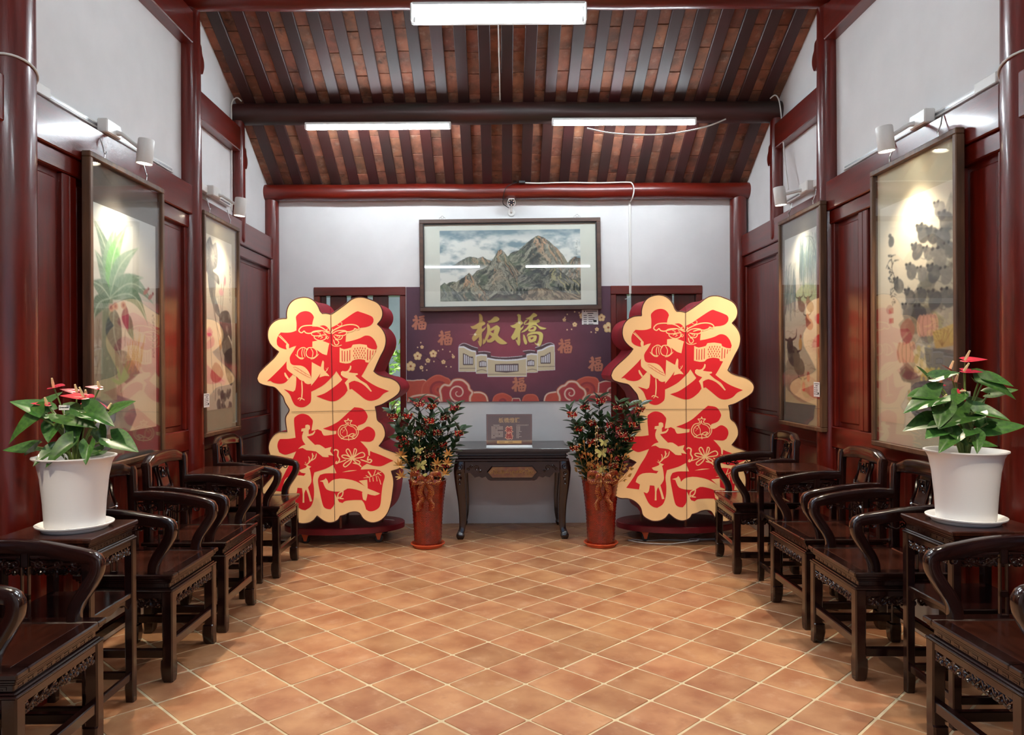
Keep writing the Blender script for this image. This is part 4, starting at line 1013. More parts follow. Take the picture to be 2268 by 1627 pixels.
        cc[..., :3] = np.clip(vcol.reshape(-1, 3)[F], 0, 1)
        at.data.foreach_set('color', cc.ravel().astype(np.float32))
        me.materials.append(m); me.validate(); return me
PAINT = attr_mat('painted_paper', .65)
C_ = lambda r, g, b: np.array(srgb(r, g, b))
def calligraphy(cv, u, v0, v1, n, size, col, seed=1, a=.85):
    rg = random.Random(seed)
    for k in range(n):
        vc = v0 + (v1 - v0) * (k + .5) / n
        for q in range(6):
            x = u + rg.uniform(-.5, .5) * size; y = vc + rg.uniform(-.45, .45) * (v1 - v0) / n
            ang_ = rg.choice((0, 0, 1.3, 2.2, .6)) + rg.uniform(-.2, .2); L = rg.uniform(.3, .8) * size
            cv.line([(x, y), (x + math.cos(ang_) * L * .5, y + math.sin(ang_) * L * .5 + rg.uniform(-.1, .1) * size), (x + math.cos(ang_) * L, y + math.sin(ang_) * L)], [size * .2, size * .12, size * .05], col, a)

# ---------------------------------------------------------------- banana plant
def art_banana():
    cv = Canvas(120, 270, C_(214, 214, 206)); A = cv.asp; rg = random.Random(2)
    nz = value_noise(cv.h, cv.w, 6, 3, 3)
    t = cv.V[..., None]; cv.c = C_(206, 212, 208) * (1 - t) + C_(226, 206, 172) * t; cv.c *= (.92 + .16 * nz)[..., None]
    P = lambda u, v: (u * A, v)
    cv.poly([P(.0, .93), P(.0, .52), P(.08, .46), P(.24, .46), P(.34, .56), P(.40, .72), P(.46, .9), P(.4, .95)], C_(140, 118, 88), .6, .8)
    for k in range(60):
        x = rg.uniform(.02, .48); y = rg.uniform(.58, .88); cv.line([P(x, y), P(x + rg.uniform(-.06, .06), y - rg.uniform(.05, .14))], .0035, C_(*rg.choice(((96, 74, 54), (170, 150, 110), (120, 108, 80)))), .6)
    cv.poly([P(.30, .62), P(.5, .63), P(.72, .73), P(.5, .78), P(.34, .75)], C_(96, 100, 88), .75, .6)
    cv.poly([P(.0, .84), P(.3, .82), P(.6, .86), P(.66, .93), P(.55, 1.0), P(0, 1)], C_(96, 108, 116), .85, .5)
    cv.poly([P(.0, .9), P(.25, .88), P(.4, .94), P(.3, 1), P(0, 1)], C_(128, 134, 138), .7, .7)
    for k in range(40):
        x = rg.uniform(.5, .75); y = rg.uniform(.66, .74); cv.line([P(x, y), P(x + rg.uniform(-.05, .12), y - rg.uniform(.06, .15))], .004, C_(206, 172, 110), .7)
    cv.poly([P(.12, .85), P(.16, .4), P(.30, .38), P(.32, .6), P(.36, .85)], C_(150, 160, 128), .9, .4)
    for k in range(9): cv.line([P(.14 + .022 * k, .84), P(.18 + .014 * k, .4)], .004, C_(104, 116, 90), .55)
    o = (.26, .40)
    for (x, y, w, b, c) in ((.02, .06, .085, .12, (112, 138, 120)), (.05, .2, .085, .1, (120, 146, 126)), (.36, .05, .10, -.05, (138, 170, 140)), (.53, .04, .085, -.1, (128, 188, 116)), (.72, .13, .085, -.12, (132, 164, 138)), (.80, .27, .075, -.12, (118, 150, 128)),
                            (.98, .40, .085, -.28, (120, 150, 124)), (.86, .5, .08, -.3, (96, 134, 104)), (.0, .34, .09, .12, (104, 132, 110)), (.04, .5, .08, .2, (92, 120, 96))):
        cv.leaf(P(*o), P(x, y), w * .9, C_(*c), .92, .35, C_(196, 210, 186), b, 9)
    cv.leaf(P(.32, .44), P(.42, .66), .105, C_(72, 90, 88), .95, .35, C_(150, 164, 150), .1, 8)
    cv.leaf(P(.55, .46), P(.62, .58), .05, C_(84, 120, 96), .95, .35, C_(150, 164, 150), .1, 4)
    cv.leaf(P(.50, .42), P(.53, .54), .05, C_(140, 62, 86), .95, .3, C_(190, 120, 130), .1)
    for (x, y) in ((.28, .44), (.46, .42), (.34, .43)): cv.disc(P(x, y), .018, C_(198, 150, 130), .9); cv.disc(P(x, y), .009, C_(150, 70, 80), .8)
    for (x, y) in ((.82, .33), (.90, .35)):
        cv.leaf(P(x - .04, y + .02), P(x + .06, y - .01), .022, C_(186, 132, 120), .95, .2); cv.disc(P(x + .05, y - .012), .008, C_(160, 96, 90))
    for k in range(7): cv.leaf(P(.42, .78), P(.42 + .16 * math.cos(k), .72 - .05 * math.sin(k * 1.3)), .02, C_(134, 170, 104), .8, .2)
    calligraphy(cv, .95 * A, .43, .66, 12, .016, C_(60, 58, 60), 3)
    return cv
# ---------------------------------------------------------------- lotus
def art_lotus():
    cv = Canvas(110, 270, C_(236, 226, 196)); A = cv.asp; rg = random.Random(4); P = lambda u, v: (u * A, v)
    nz = value_noise(cv.h, cv.w, 4, 2, 8); t = cv.V[..., None]
    cv.c = C_(238, 232, 210) * (1 - t) + C_(236, 220, 190) * t; cv.c *= (.95 + .1 * nz)[..., None]
    G = C_(92, 92, 92)
    for (a, b, c) in (((.22, .22), (.35, .45), (.62, .62)), ((.26, .3), (.42, .5), (.66, .8)), ((.62, .26), (.58, .38), (.64, .52)), ((.72, .2), (.66, .34), (.62, .5)), ((.2, .55), (.24, .7), (.3, .9)), ((.32, .76), (.38, .84), (.36, .95)), ((.6, .7), (.58, .82), (.62, .94))):
        cv.line([P(*a), P(*b), P(*c)], .006, C_(112, 110, 100), .85)
    for (pts, c) in (([(.02, .16), (.08, .06), (.22, .01), (.3, .05), (.42, .03), (.48, .1), (.44, .17), (.3, .2), (.5, .22), (.52, .27), (.36, .25), (.16, .23), (.04, .2)], (96, 98, 98)), ([(.12, .2), (.3, .22), (.42, .26), (.38, .34), (.5, .4), (.56, .46), (.4, .44), (.26, .38), (.16, .3)], (120, 122, 118)),
                     ([(.52, .46), (.66, .42), (.88, .42), (.98, .5), (.98, .6), (.86, .56), (.7, .6), (.6, .56)], (82, 80, 76)), ([(.6, .56), (.8, .56), (.98, .62), (1, .72), (.86, .76), (.74, .7), (.64, .66)], (110, 104, 90)), ([(.7, .68), (.9, .64), (1, .66), (1, .86), (.84, .84), (.74, .78)], (70, 66, 64))):
        cv.poly(smooth_path([P(*p) for p in pts], 3, True), C_(*c), .9, .55)
    for k in range(16):
        a = k * .4; cv.line([P(.25, .12), P(.25 + .2 * math.cos(a), .12 + .09 * math.sin(a))], .0028, C_(190, 190, 186), .6)
    def lotus(x, y, r, c, up=True):
        for k in range(7):
            a = -math.pi / 2 + (k - 3) * .33; cv.leaf(P(x, y), (x * A + r * math.cos(a), y + r * math.sin(a)), r * .42, C_(*c), .75, .3)
    lotus(.6, .33, .05, (236, 186, 184)); cv.leaf(P(.72, .27), P(.76, .2), .028, C_(228, 140, 148), .9, .3)
    lotus(.18, .58, .06, (214, 120, 156)); lotus(.56, .85, .05, (236, 190, 186)); lotus(.66, .86, .05, (240, 200, 194))
    cv.poly([P(.5, .6), P(.58, .58), P(.62, .64), P(.54, .66)], C_(226, 168, 96), .8, .3)
    cv.poly(smooth_path([P(.2, .8), P(.34, .73), P(.52, .74), P(.66, .8), P(.5, .84), P(.3, .84)], 3, True), C_(168, 70, 66), .75, .4)
    for k in range(26):
        cv.disc(P(.45 + rg.random() * .55, .9 + rg.random() * .1), rg.uniform(.012, .028), C_(*rg.choice(((110, 96, 92), (136, 120, 112), (92, 82, 82)))), .75, wash=.4)
    calligraphy(cv, .93 * A, .13, .36, 13, .018, C_(72, 70, 66), 5)
    return cv
# ---------------------------------------------------------------- willow and buffaloes
def art_willow():
    cv = Canvas(110, 270, C_(206, 210, 190)); A = cv.asp; rg = random.Random(6); P = lambda u, v: (u * A, v)
    nz = value_noise(cv.h, cv.w, 20, 3, 9); t = cv.V[..., None]
    cv.c = C_(208, 214, 210) * (1 - t) + C_(206, 190, 148) * t; cv.c *= (.9 + .2 * nz)[..., None]
    for k in range(70):
        y = rg.uniform(.36, .98); x = rg.uniform(0, .9); cv.line([P(x, y), P(x + .06, y - .006), P(x + .14, y + .004), P(x + .22, y - .002)], .003, C_(*rg.choice(((138, 128, 88), (226, 220, 190)))), .7)
    cv.poly(smooth_path([P(.3, .36), P(.6, .3), P(.9, .33), P(1, .38), P(.6, .42)], 3, True), C_(160, 186, 120), .6, .5)
    def branch(x0, y0, pts, ln):
        cv.line([P(x0, y0)] + [P(*p) for p in pts], [.014, .008, .004], C_(74, 82, 84), .9)
    branch(.98, .38, [(.92, .2), (.82, .06), (.6, .03)], 1); branch(.0, .46, [(.06, .36), (.12, .2), (.2, .15)], 1); branch(.95, .25, [(.86, .12), (.74, .05)], 1)
    for k in range(420):
        right = rg.random() < .7
        x = rg.uniform(.46, 1) if right else rg.uniform(.0, .34); y = rg.uniform(.01, .2) + (0 if right else .14)
        L = rg.uniform(.06, .2); cv.line([P(x, y), P(x - .015, y + L * .5), P(x - .02, y + L)], .0036, C_(*rg.choice(((84, 112, 122), (112, 140, 142), (58, 86, 96), (116, 136, 112)))), .7)
    def buff(x, y, s, c):
        cv.disc(P(x, y), .055 * s, C_(*c), .9, .04 * s, .5, wash=.35); cv.disc(P(x - .06 * s / A * .5, y - .045 * s), .026 * s, C_(*c), .95, .034 * s, wash=.2)
        hx, hy = x * A - .03 * s, y - .065 * s
        cv.line([(hx - .012 * s, hy), (hx - .05 * s, hy - .012 * s), (hx - .055 * s, hy - .045 * s)], [.011 * s, .008 * s, .003], C_(60, 54, 50)); cv.line([(hx + .012 * s, hy), (hx + .05 * s, hy - .012 * s), (hx + .055 * s, hy - .045 * s)], [.011 * s, .008 * s, .003], C_(60, 54, 50))
    cv.poly(smooth_path([P(.0, .78), P(.2, .72), P(.5, .8), P(.56, .86), P(.3, .95), P(0, .9)], 3, True), C_(110, 104, 92), .6, .6)
    cv.poly(smooth_path([P(.1, .9), P(.5, .83), P(.9, .86), P(1, .93), P(.6, .99), P(.3, .97)], 3, True), C_(176, 110, 92), .45, .6)
    buff(.5, .43, .8, (112, 96, 76)); buff(.74, .44, .8, (150, 126, 96)); buff(.72, .54, .8, (176, 96, 74)); buff(.26, .72, 1.5, (62, 58, 58)); buff(.42, .78, 1.3, (118, 108, 88)); buff(.6, .92, 1.0, (170, 150, 110))
    cv.disc(P(.46, .65), .02, C_(214, 168, 90), .9, .035); cv.disc(P(.47, .605), .012, C_(150, 100, 70), .9)
    for (x, y) in ((.55, .9), (.68, .84)): cv.disc(P(x, y), .018, C_(196, 84, 66), .85, .03)
    return cv
# ---------------------------------------------------------------- rats on a treasure heap
def art_rats():
    cv = Canvas(120, 290, C_(238, 226, 186)); A = cv.asp; rg = random.Random(8); P = lambda u, v: (u * A, v)
    nz = value_noise(cv.h, cv.w, 4, 2, 2); t = cv.V[..., None]
    cv.c = C_(236, 228, 204) * (1 - t) + C_(232, 214, 178) * t; cv.c *= (.95 + .1 * nz)[..., None]
    cv.poly(smooth_path([P(1, .1), P(.82, .16), P(.66, .3), P(.52, .44), P(.44, .6), P(.5, .7), P(.56, .82), P(.5, .96), P(1, 1)], 3, True), C_(118, 112, 96), .55, .8)
    for k in range(34):
        x = rg.uniform(.3, .95); y0 = .64 - (x - .2) * .62; y = rg.uniform(max(.06, y0), y0 + .3)
        cv.poly([P(x - .1, y), P(x, y - .03), P(x + .1, y), P(x + .06, y + .04), P(x - .06, y + .035)], C_(*rg.choice(((90, 88, 80), (120, 116, 100), (150, 140, 104), (70, 70, 68)))), .6, .5)
    rats = [(.82, .1), (.9, .16), (.62, .18), (.74, .2), (.86, .23), (.54, .25), (.68, .27), (.82, .3), (.94, .28), (.46, .33), (.6, .35), (.75, .36), (.9, .38), (.28, .38), (.44, .44), (.6, .44), (.76, .47), (.92, .47), (.4, .5), (.58, .52)]
    for (x, y) in rats:
        s = rg.uniform(.024, .034); c = rg.choice(((84, 84, 84), (108, 106, 102), (66, 66, 66), (130, 126, 118)))
        cv.disc(P(x, y), s, C_(*c), .92, s * 1.25, rg.uniform(-.6, .6), wash=.3); hx, hy = x * A - s * .7, y - s * .9
        cv.disc((hx, hy), s * .55, C_(*c), .95); cv.disc((hx - s * .4, hy - s * .45), s * .25, C_(58, 56, 56)); cv.disc((hx + s * .4, hy - s * .45), s * .25, C_(58, 56, 56))
        cv.line([(x * A + s * .6, y + s), (x * A + s * 1.5, y + s * 1.3), (x * A + s * 1.9, y + s * .2)], .003, C_(90, 86, 80), .8)
    cv.line([P(.24, .35), P(.18, .30), P(.2, .26)], .004, C_(80, 78, 76))
    def pump(x, y, r, c):
        for k in (-2, -1, 0, 1, 2): cv.disc((x * A + k * r * .36, y), r * .42, C_(*c), .85, r * .95); 
        for k in (-2, -1, 0, 1, 2): cv.line([(x * A + k * r * .36, y - r * .9), (x * A + k * r * .5, y), (x * A + k * r * .36, y + r * .9)], .003, C_(150, 110, 60), .8)
    pump(.66, .57, .05, (226, 168, 140)); pump(.38, .68, .05, (228, 172, 140))
    cv.poly([P(.72, .6), P(1, .57), P(.98, .66), P(.76, .67)], C_(206, 170, 90), .9, .3)
    for k in range(6): cv.line([P(.84, .66), P(.72 + .05 * k, .59)], .003, C_(150, 112, 50), .8)
    for k in range(34): cv.disc(P(rg.uniform(.5, .68), rg.uniform(.66, .78)), .012, C_(*rg.choice(((226, 206, 140), (236, 224, 180), (206, 182, 110)))), .9, .016)
    cv.poly([P(.62, .66), P(1, .68), P(1, .8), P(.66, .78)], C_(96, 96, 94), .8, .4)
    cv.poly([P(.44, .8), P(.7, .76), P(1, .78), P(1, .97), P(.6, 1.0), P(.44, .94)], C_(92, 88, 92), .85, .45)
    for k in range(16):
        y = .79 + .012 * k; cv.line([P(.46 + rg.random() * .2, y), P(1, y - .02)], .003, C_(*rg.choice(((60, 58, 64), (150, 146, 140)))), .7)
    for k in range(40): cv.disc(P(rg.uniform(.55, .8), rg.uniform(.75, .8)), .006, C_(206, 186, 90), .9)
    for k in range(40): cv.disc(P(rg.uniform(.4, .5), rg.uniform(.85, .92)), .006, C_(206, 190, 120), .9)
    cv.poly(smooth_path([P(.3, .56), P(.42, .53), P(.5, .58), P(.42, .64), P(.32, .62)], 3, True), C_(150, 60, 60), .75, .3)
    cv.disc(P(.14, .48), .022, C_(176, 110, 100), .5)
    for (y, hh) in ((.475, .025), (.52, .025)): cv.poly([P(.13, y), P(.2, y), P(.2, y + hh), P(.13, y + hh)], C_(196, 90, 80), .8, .4)
    cv.disc(P(.17, .17), .018, C_(60, 58, 58), .9, .026); cv.disc(P(.15, .14), .01, C_(60, 58, 58), .9)
    calligraphy(cv, .17 * A, .22, .36, 3, .046, C_(38, 36, 36), 9, .95); calligraphy(cv, .18 * A, .37, .46, 4, .026, C_(38, 36, 36), 12, .95)
    return cv

WALNUT = mat('walnut_frame', srgb(104, 72, 48), .45, color2=srgb(70, 48, 34), vscale=5, stretch=(6, 6, .7), bump=.08, bscale=50)
def hung_picture(name, X, s, y0, y1, z0, z1, art, mat_col, label, pap=(.06, .94, .14, .90), depth=.045, bar=.03):
    """picture on a side wall; s=+1 faces +x.  Local frame: x across (as seen), -y towards the viewer"""
    e = empty(name, (X, (y0 + y1) / 2, (z0 + z1) / 2), R(90) if s > 0 else R(-90))
    w, h = y1 - y0, z1 - z0
    for (a, c) in (((-w/2, -h/2), (w/2, -h/2 + bar)), ((-w/2, h/2 - bar), (w/2, h/2)), ((-w/2, -h/2 + bar), (-w/2 + bar, h/2 - bar)), ((w/2 - bar, -h/2 + bar), (w/2, h/2 - bar))):
        b = MB(); b.cbox((a[0], -depth, a[1]), (c[0], 0, c[1]), .004); b.obj('frame_bar', WALNUT, e)
    b = MB(); b.box((-w/2 + bar * .5, -.014, -h/2 + bar * .5), (w/2 - bar * .5, -.006, h/2 - bar * .5)); b.obj('mat_board', mat('mat_' + name, mat_col, .8, var=.06, vscale=3), e)
    iw, ih = w - 2 * bar, h - 2 * bar; pw = iw * (pap[1] - pap[0]); ph = ih * (pap[3] - pap[2])
    o = link('painting', art.mesh('painting', pw, ph, PAINT), e, (iw * ((pap[0] + pap[1]) / 2 - .5), -.0155, ih * (.5 - (pap[2] + pap[3]) / 2)))
    b = MB(); b.box((-w/2 + bar * .6, -.034, -h/2 + bar * .6), (w/2 - bar * .6, -.031, h/2 - bar * .6)); b.obj('glass_pane', GLASS, e)
    for q in (-1, 1):
        b = MB(); b.tube([(q * w * .28, -.02, h/2 - .004), (q * w * .28, -.022, h/2 + .035), (q * w * .28 + .006, -.01, h/2 + .07), (q * w * .28, .0, h/2 + .115)], .0035, 6); b.tube([(q * w * .28 - .012, -.022, h/2 + .04), (q * w * .28, -.026, h/2 + .03), (q * w * .28 + .014, -.022, h/2 + .045)], .0025, 6); b.obj('hanging_hook', STEEL, e)
    return tag(e, label, 'painting')
hung_picture('banana_painting', XL + .08, 1, 3.78, 4.615, .93, 2.545, art_banana(), srgb(96, 92, 86), 'tall framed painting of a banana plant under glass', (.03, .96, .135, .905))
hung_picture('lotus_painting', XL + .08, 1, 5.235, 5.95, .975, 2.55, art_lotus(), srgb(196, 184, 152), 'tall framed painting of grey lotus leaves and pink blossoms', (.04, .88, .075, .90))
hung_picture('rat_painting', XR - .08, -1, 3.60, 4.44, .985, 2.58, art_rats(), srgb(216, 206, 174), 'tall framed painting of rats on a heap of treasure', (.04, .97, .13, .925))
hung_picture('willow_painting', XR - .08, -1, 5.13, 5.92, 1.0, 2.57, art_willow(), srgb(120, 118, 108), 'tall framed painting of buffaloes under willow trees', (.05, .93, .08, .905))

# ---------------------------------------------------------------- mountain landscape on the back wall
def art_mountain():
    cv = Canvas(360, 180, C_(196, 204, 198)); rg = random.Random(10); A = 2.0
    n1 = value_noise(cv.h, cv.w, 9, 9, 21, 5, .55); n2 = value_noise(cv.h, cv.w, 22, 14, 22, 4); n3 = value_noise(cv.h, cv.w, 40, 90, 23, 3)
    t = np.clip((n1 - .33) * 3.6, 0, 1)[..., None]
    cv.c = C_(128, 152, 160) * (1 - t) + C_(226, 228, 220) * t
    top = np.clip(1 - cv.V / .16, 0, 1)[..., None] * .7; cv.c = cv.c * (1 - top) + C_(120, 142, 150) * top
    def ridge(pts, base, light, warm, seed, lean=.5, fog=.0, fade=None):
        xs = np.array([p[0] for p in pts]) * A; ys = np.array([p[1] for p in pts])
        rs = np.random.RandomState(seed); u = (np.arange(cv.w) + .5) / cv.h
        edge = np.interp(u, xs, ys, left=2, right=2) + (value_noise(1, cv.w, 1, 26, seed, 3)[0] - .5) * .035
        m = (cv.V > edge[None]).astype(float); m[:, (u < xs[0]) | (u > xs[-1])] = 0
        pk = xs[np.argmin(ys)]; dep = np.maximum(0, cv.V - edge[None])
        fan = (cv.U - pk) / (.16 + dep)                      # gullies spread like a fan below the summit
        T = value_noise(64, 256, 6, 60, seed + 50, 4, .6); T2 = value_noise(64, 256, 10, 26, seed + 80, 3, .6)
        iy = np.clip((dep * 90 + n2 * 10).astype(int), 0, 63); ix = np.clip((fan * 34 + 128 + (n1 - .5) * 26).astype(int), 0, 255)
        r1 = T[iy, ix]; r2 = T2[iy, ix]
        crease = np.exp(-((r1 - .5) / .05) ** 2)
        k = np.clip((r2 - .34) * 3.0 + (n3 - .5) * .5, 0, 1)[..., None]
        col = np.array(base) * (1 - k) + np.array(light) * k
        wv = (np.clip((r1 - .50) * 6, 0, 1) * (fan > -.3) * np.clip(1.15 - dep * 2.4, 0, 1))[..., None]
        col = col * (1 - .75 * wv) + np.array(warm) * .75 * wv
        cr = (crease * .75)[..., None]; col = col * (1 - cr) + C_(58, 62, 60) * cr
        gr = np.clip((n1 - .52) * 4, 0, 1)[..., None] * .3; col = col * (1 - gr) + C_(126, 146, 112) * gr
        if fade is not None: m = m * np.clip((fade - cv.V) / .08, 0, 1)
        cv.blend(m, (0, 0, 0), 0); kk = (m * (1 - fog))[..., None]; cv.c = cv.c * (1 - kk) + col * kk
        el = np.exp(-((cv.V - edge[None]) / .007) ** 2) * (m > 0); cv.blend(el, C_(52, 56, 54), .6)
    D, Lg, W = C_(78, 84, 80), C_(168, 166, 148), C_(206, 158, 120)
    ridge([(.08, .50), (.16, .42), (.22, .36), (.27, .40), (.31, .38), (.4, .48), (.44, .58)], C_(104, 110, 106), C_(170, 166, 150), W, 31, fade=.56)
    ridge([(.42, .50), (.5, .34), (.56, .28), (.62, .18), (.66, .13), (.70, .075), (.735, .10), (.78, .17), (.83, .26), (.88, .38), (.92, .52), (1.0, .62)], D, Lg, W, 33)
    ridge([(.86, .6), (.92, .46), (.96, .38), (1.0, .42)], C_(112, 114, 106), C_(176, 174, 160), W, 34)
    ridge([(.18, .72), (.26, .58), (.33, .52), (.38, .40), (.415, .30), (.435, .26), (.46, .31), (.5, .44), (.55, .56), (.62, .68), (.7, .82)], D, Lg, W, 35)
    ridge([(.55, .66), (.66, .57), (.74, .58), (.81, .53), (.86, .6), (.93, .7), (1.0, .74)], C_(74, 80, 82), C_(150, 150, 138), C_(190, 180, 130), 36)
    ridge([(.0, .80), (.06, .74), (.12, .72), (.17, .66), (.205, .60), (.24, .68), (.3, .82), (.36, 1.0)], D, C_(176, 172, 150), W, 37)
    ridge([(.0, .78), (.03, .73), (.08, .80), (.14, .9), (.2, 1.0)], C_(70, 78, 80), C_(140, 148, 142), C_(150, 150, 130), 38)
    ridge([(.55, .95), (.62, .86), (.7, .82), (.8, .85), (.9, .9), (1.0, .93)], C_(104, 92, 80), C_(176, 158, 132), C_(180, 160, 130), 39)
    ridge([(.33, 1.0), (.4, .9), (.46, .93), (.54, .9), (.6, 1.0)], C_(58, 52, 54), C_(96, 92, 88), C_(100, 90, 80), 41)
    for (x0, x1, y, nn) in ((.50, .62, .88, 22), (.84, 1.0, .83, 26)):
        for k in range(nn):
            x = rg.uniform(x0, x1) * A; h_ = rg.uniform(.04, .09); yy = y + rg.uniform(-.01, .05)
            cv.poly([(x - .012, yy), (x, yy - h_), (x + .012, yy)], C_(44, 52, 46), .85); cv.disc((x, yy - h_ * .5), .012, C_(48, 58, 50), .8, .02)
    calligraphy(cv, .972 * A, .16, .40, 6, .022, C_(50, 50, 50), 17)
    return cv
e = empty('mountain_painting', (.085, YB - .012, 2.40)); e.rotation_euler = (R(-.6), R(-.45), 0)
tag(e, 'wide framed landscape painting of rocky mountains above clouds on the back wall', 'painting')
w, h, bar = 1.675, .848, .036
for (a, c) in (((-w/2, -h/2), (w/2, -h/2 + bar)), ((-w/2, h/2 - bar), (w/2, h/2)), ((-w/2, -h/2 + bar), (-w/2 + bar, h/2 - bar)), ((w/2 - bar, -h/2 + bar), (w/2, h/2 - bar))):
    b = MB(); b.cbox((a[0], -.062, a[1]), (c[0], -.012, c[1]), .003); b.obj('frame_bar', mat('dark_walnut', srgb(84, 56, 42), .45, color2=srgb(66, 44, 34), vscale=6, stretch=(.7, 5, 5)), e)
for (a, c) in (((-w/2 + bar, -h/2 + bar), (w/2 - bar, -h/2 + bar + .008)), ((-w/2 + bar, h/2 - bar - .008), (w/2 - bar, h/2 - bar)), ((-w/2 + bar, -h/2 + bar), (-w/2 + bar + .008, h/2 - bar)), ((w/2 - bar - .008, -h/2 + bar), (w/2 - bar, h/2 - bar))):
    b = MB(); b.cbox((a[0], -.05, a[1]), (c[0], -.016, c[1]), .001); b.obj('frame_fillet', BLACK_P, e)
b = MB(); b.box((-w/2 + .02, -.03, -h/2 + .02), (w/2 - .02, -.022, h/2 - .02)); b.obj('mat_board', mat('mat_silk', srgb(214, 216, 204), .8, var=.03), e)
link('painting', art_mountain().mesh('painting', 1.302, .655, PAINT), e, (.0, -.0315, -.004))
b = MB(); b.box((-w/2 + .022, -.046, -h/2 + .022), (w/2 - .022, -.043, h/2 - .022)); b.obj('glass_pane', GLASS, e)
for q in (-.625, .625):
    b = MB()
    for dx in (-.018, 0, .018): b.tube([(q + dx + .011 * math.cos(a), -.03, h/2 + .012 + (.014 if dx == 0 else 0) + .011 * math.sin(a)) for a in np.linspace(0, 6.28, 10)], .003, 5)
    b.cbox((q - .025, -.034, h/2 - .004), (q + .025, -.026, h/2 + .004), .001); b.obj('hanging_lug', STEEL, e)

# ---------------------------------------------------------------- festive poster
def art_poster():
    W, H = 640, 358; cv = Canvas(W, H, C_(96, 58, 72)); A = W / H; rg = random.Random(12)
    n1 = value_noise(H, W, 8, 14, 31, 5, .6)
    cx, cy = .49 * A, .50; r = np.sqrt(((cv.U - cx) / .62) ** 2 + ((cv.V - cy) / .42) ** 2)
    t = np.clip(1 - r * .75, 0, 1)[..., None]; cv.c = C_(84, 50, 66) * (1 - t) + C_(150, 66, 82) * t; cv.c *= (.86 + .28 * n1)[..., None]
    # pixel helper: crop of the photograph, 880..1380 x 620..900 at 4.536, poster corners (80,70)-(2142,1220)
    X0, X1, Y0_, Y1_ = 85, 2142, 62, 1220
    P = lambda x, y: ((x - X0) / (X1 - X0) * A, (y - Y0_) / (Y1_ - Y0_))
    U1 = A / (X1 - X0)
    Q = lambda x, y: P(((1030 + x / 10.168) - 880) * 4.536, ((690 + y / 10.168) - 620) * 4.536)     # finer crop
    # clouds
    CR, CO, CL = C_(176, 62, 66), C_(196, 84, 66), C_(228, 196, 176)
    def blob(pts, fill, edge=None, ew=16, edge2=None):
        S = smooth_path([P(*p) for p in pts], 4, True, 70); cv.poly(S, fill, 1, .15)
        if edge2 is not None: cv.line(list(S) + [S[0]], (ew * 1.9) * U1, edge2, .8, sm=False)
        if edge is not None: cv.line(list(S) + [S[0]], ew * U1, edge, 1, sm=False)
    def rings(x, y, rad, n):
        for k in range(n):
            rr = rad * (1 - k / n); S = [(P(x, y)[0] + rr * U1 * math.cos(a), P(x, y)[1] + rr * U1 * .95 * math.sin(a)) for a in np.linspace(0, 6.28, 30)]
            cv.poly(S, (CO, C_(150, 52, 60), C_(186, 72, 66))[k % 3], .9)
    blob([(0, 1330), (60, 1000), (150, 1005), (210, 1000), (290, 1030), (330, 1330)], CO, CL, 10)
    blob([(230, 1330), (240, 1080), (300, 1000), (390, 952), (470, 975), (530, 1030), (600, 1330)], CO, C_(206, 104, 84), 12); rings(410, 1100, 120, 5)
    blob([(680, 1330), (740, 1130), (830, 1130), (890, 1180), (905, 1330)], CO, CL, 14, C_(196, 104, 70))
    blob([(940, 1330), (960, 1180), (1040, 1138), (1110, 1160), (1150, 1200), (1180, 1330)], CO, C_(206, 104, 84), 10); rings(1050, 1225, 60, 3)
    blob([(1120, 1330), (1150, 1190), (1220, 1190), (1260, 1330)], CR, CL, 8)
    blob([(1230, 1330), (1260, 1180), (1330, 1150), (1400, 1180), (1430, 1330)], CO, C_(206, 104, 84), 10)
    blob([(1460, 1330), (1480, 1170), (1560, 1130), (1640, 1150), (1680, 1330)], CO, CL, 14)
    blob([(1780, 1330), (1780, 1060), (1850, 990), (1940, 980), (2020, 1030), (2060, 1330)], CO, C_(206, 104, 84), 12); rings(1900, 1110, 110, 5)
    blob([(2000, 1330), (2020, 1040), (2090, 1020), (2200, 1030), (2200, 1330)], CR, CL, 12)
    blob([(440, 1330), (430, 1170), (420, 1100), (460, 1050), (515, 1055), (560, 1005), (640, 1002), (700, 1050), (715, 1095), (745, 1130), (720, 1190), (740, 1330)], CR, CL, 18, C_(196, 104, 70))
    blob([(1610, 1330), (1625, 1190), (1605, 1120), (1640, 1075), (1680, 1060), (1720, 1025), (1790, 1030), (1830, 1075), (1875, 1110), (1885, 1160), (1860, 1210), (1880, 1330)], CR, CL, 18, C_(196, 104, 70))
    blob([(90, 1330), (110, 1190), (190, 1155), (300, 1150), (380, 1170), (425, 1230), (430, 1330)], CR, CL, 16, C_(196, 104, 70))
    blob([(1880, 1330), (1890, 1190), (1950, 1155), (2050, 1150), (2150, 1190), (2180, 1330)], CR, CL, 16, C_(196, 104, 70))
    for (x, y, rr, sg) in ((600, 1130, 92, 1), (1735, 1140, 70, 1), (2140, 1130, 60, -1)):
        pts = [(P(x, y)[0] + rr * (1 - .88 * k / 30) * U1 * math.cos(1.6 + sg * k * .30), P(x, y)[1] + rr * (1 - .88 * k / 30) * U1 * math.sin(1.6 + sg * k * .30)) for k in range(31)]
        cv.line(pts, [16 * U1, 14 * U1, 6 * U1], CL, 1, sm=False)
    # plum blossom
    def bloom(x, y, r):
        c = P(x, y)
        for k in range(5):
            a = k * 1.2566 - 1.57; cv.disc((c[0] + r * .58 * U1 * math.cos(a), c[1] + r * .58 * U1 * math.sin(a)), r * .46 * U1, C_(222, 184, 128)); cv.disc((c[0] + r * .50 * U1 * math.cos(a), c[1] + r * .50 * U1 * math.sin(a)), r * .30 * U1, C_(232, 206, 160), .8)
        cv.disc(c, r * .22 * U1, C_(150, 70, 48))
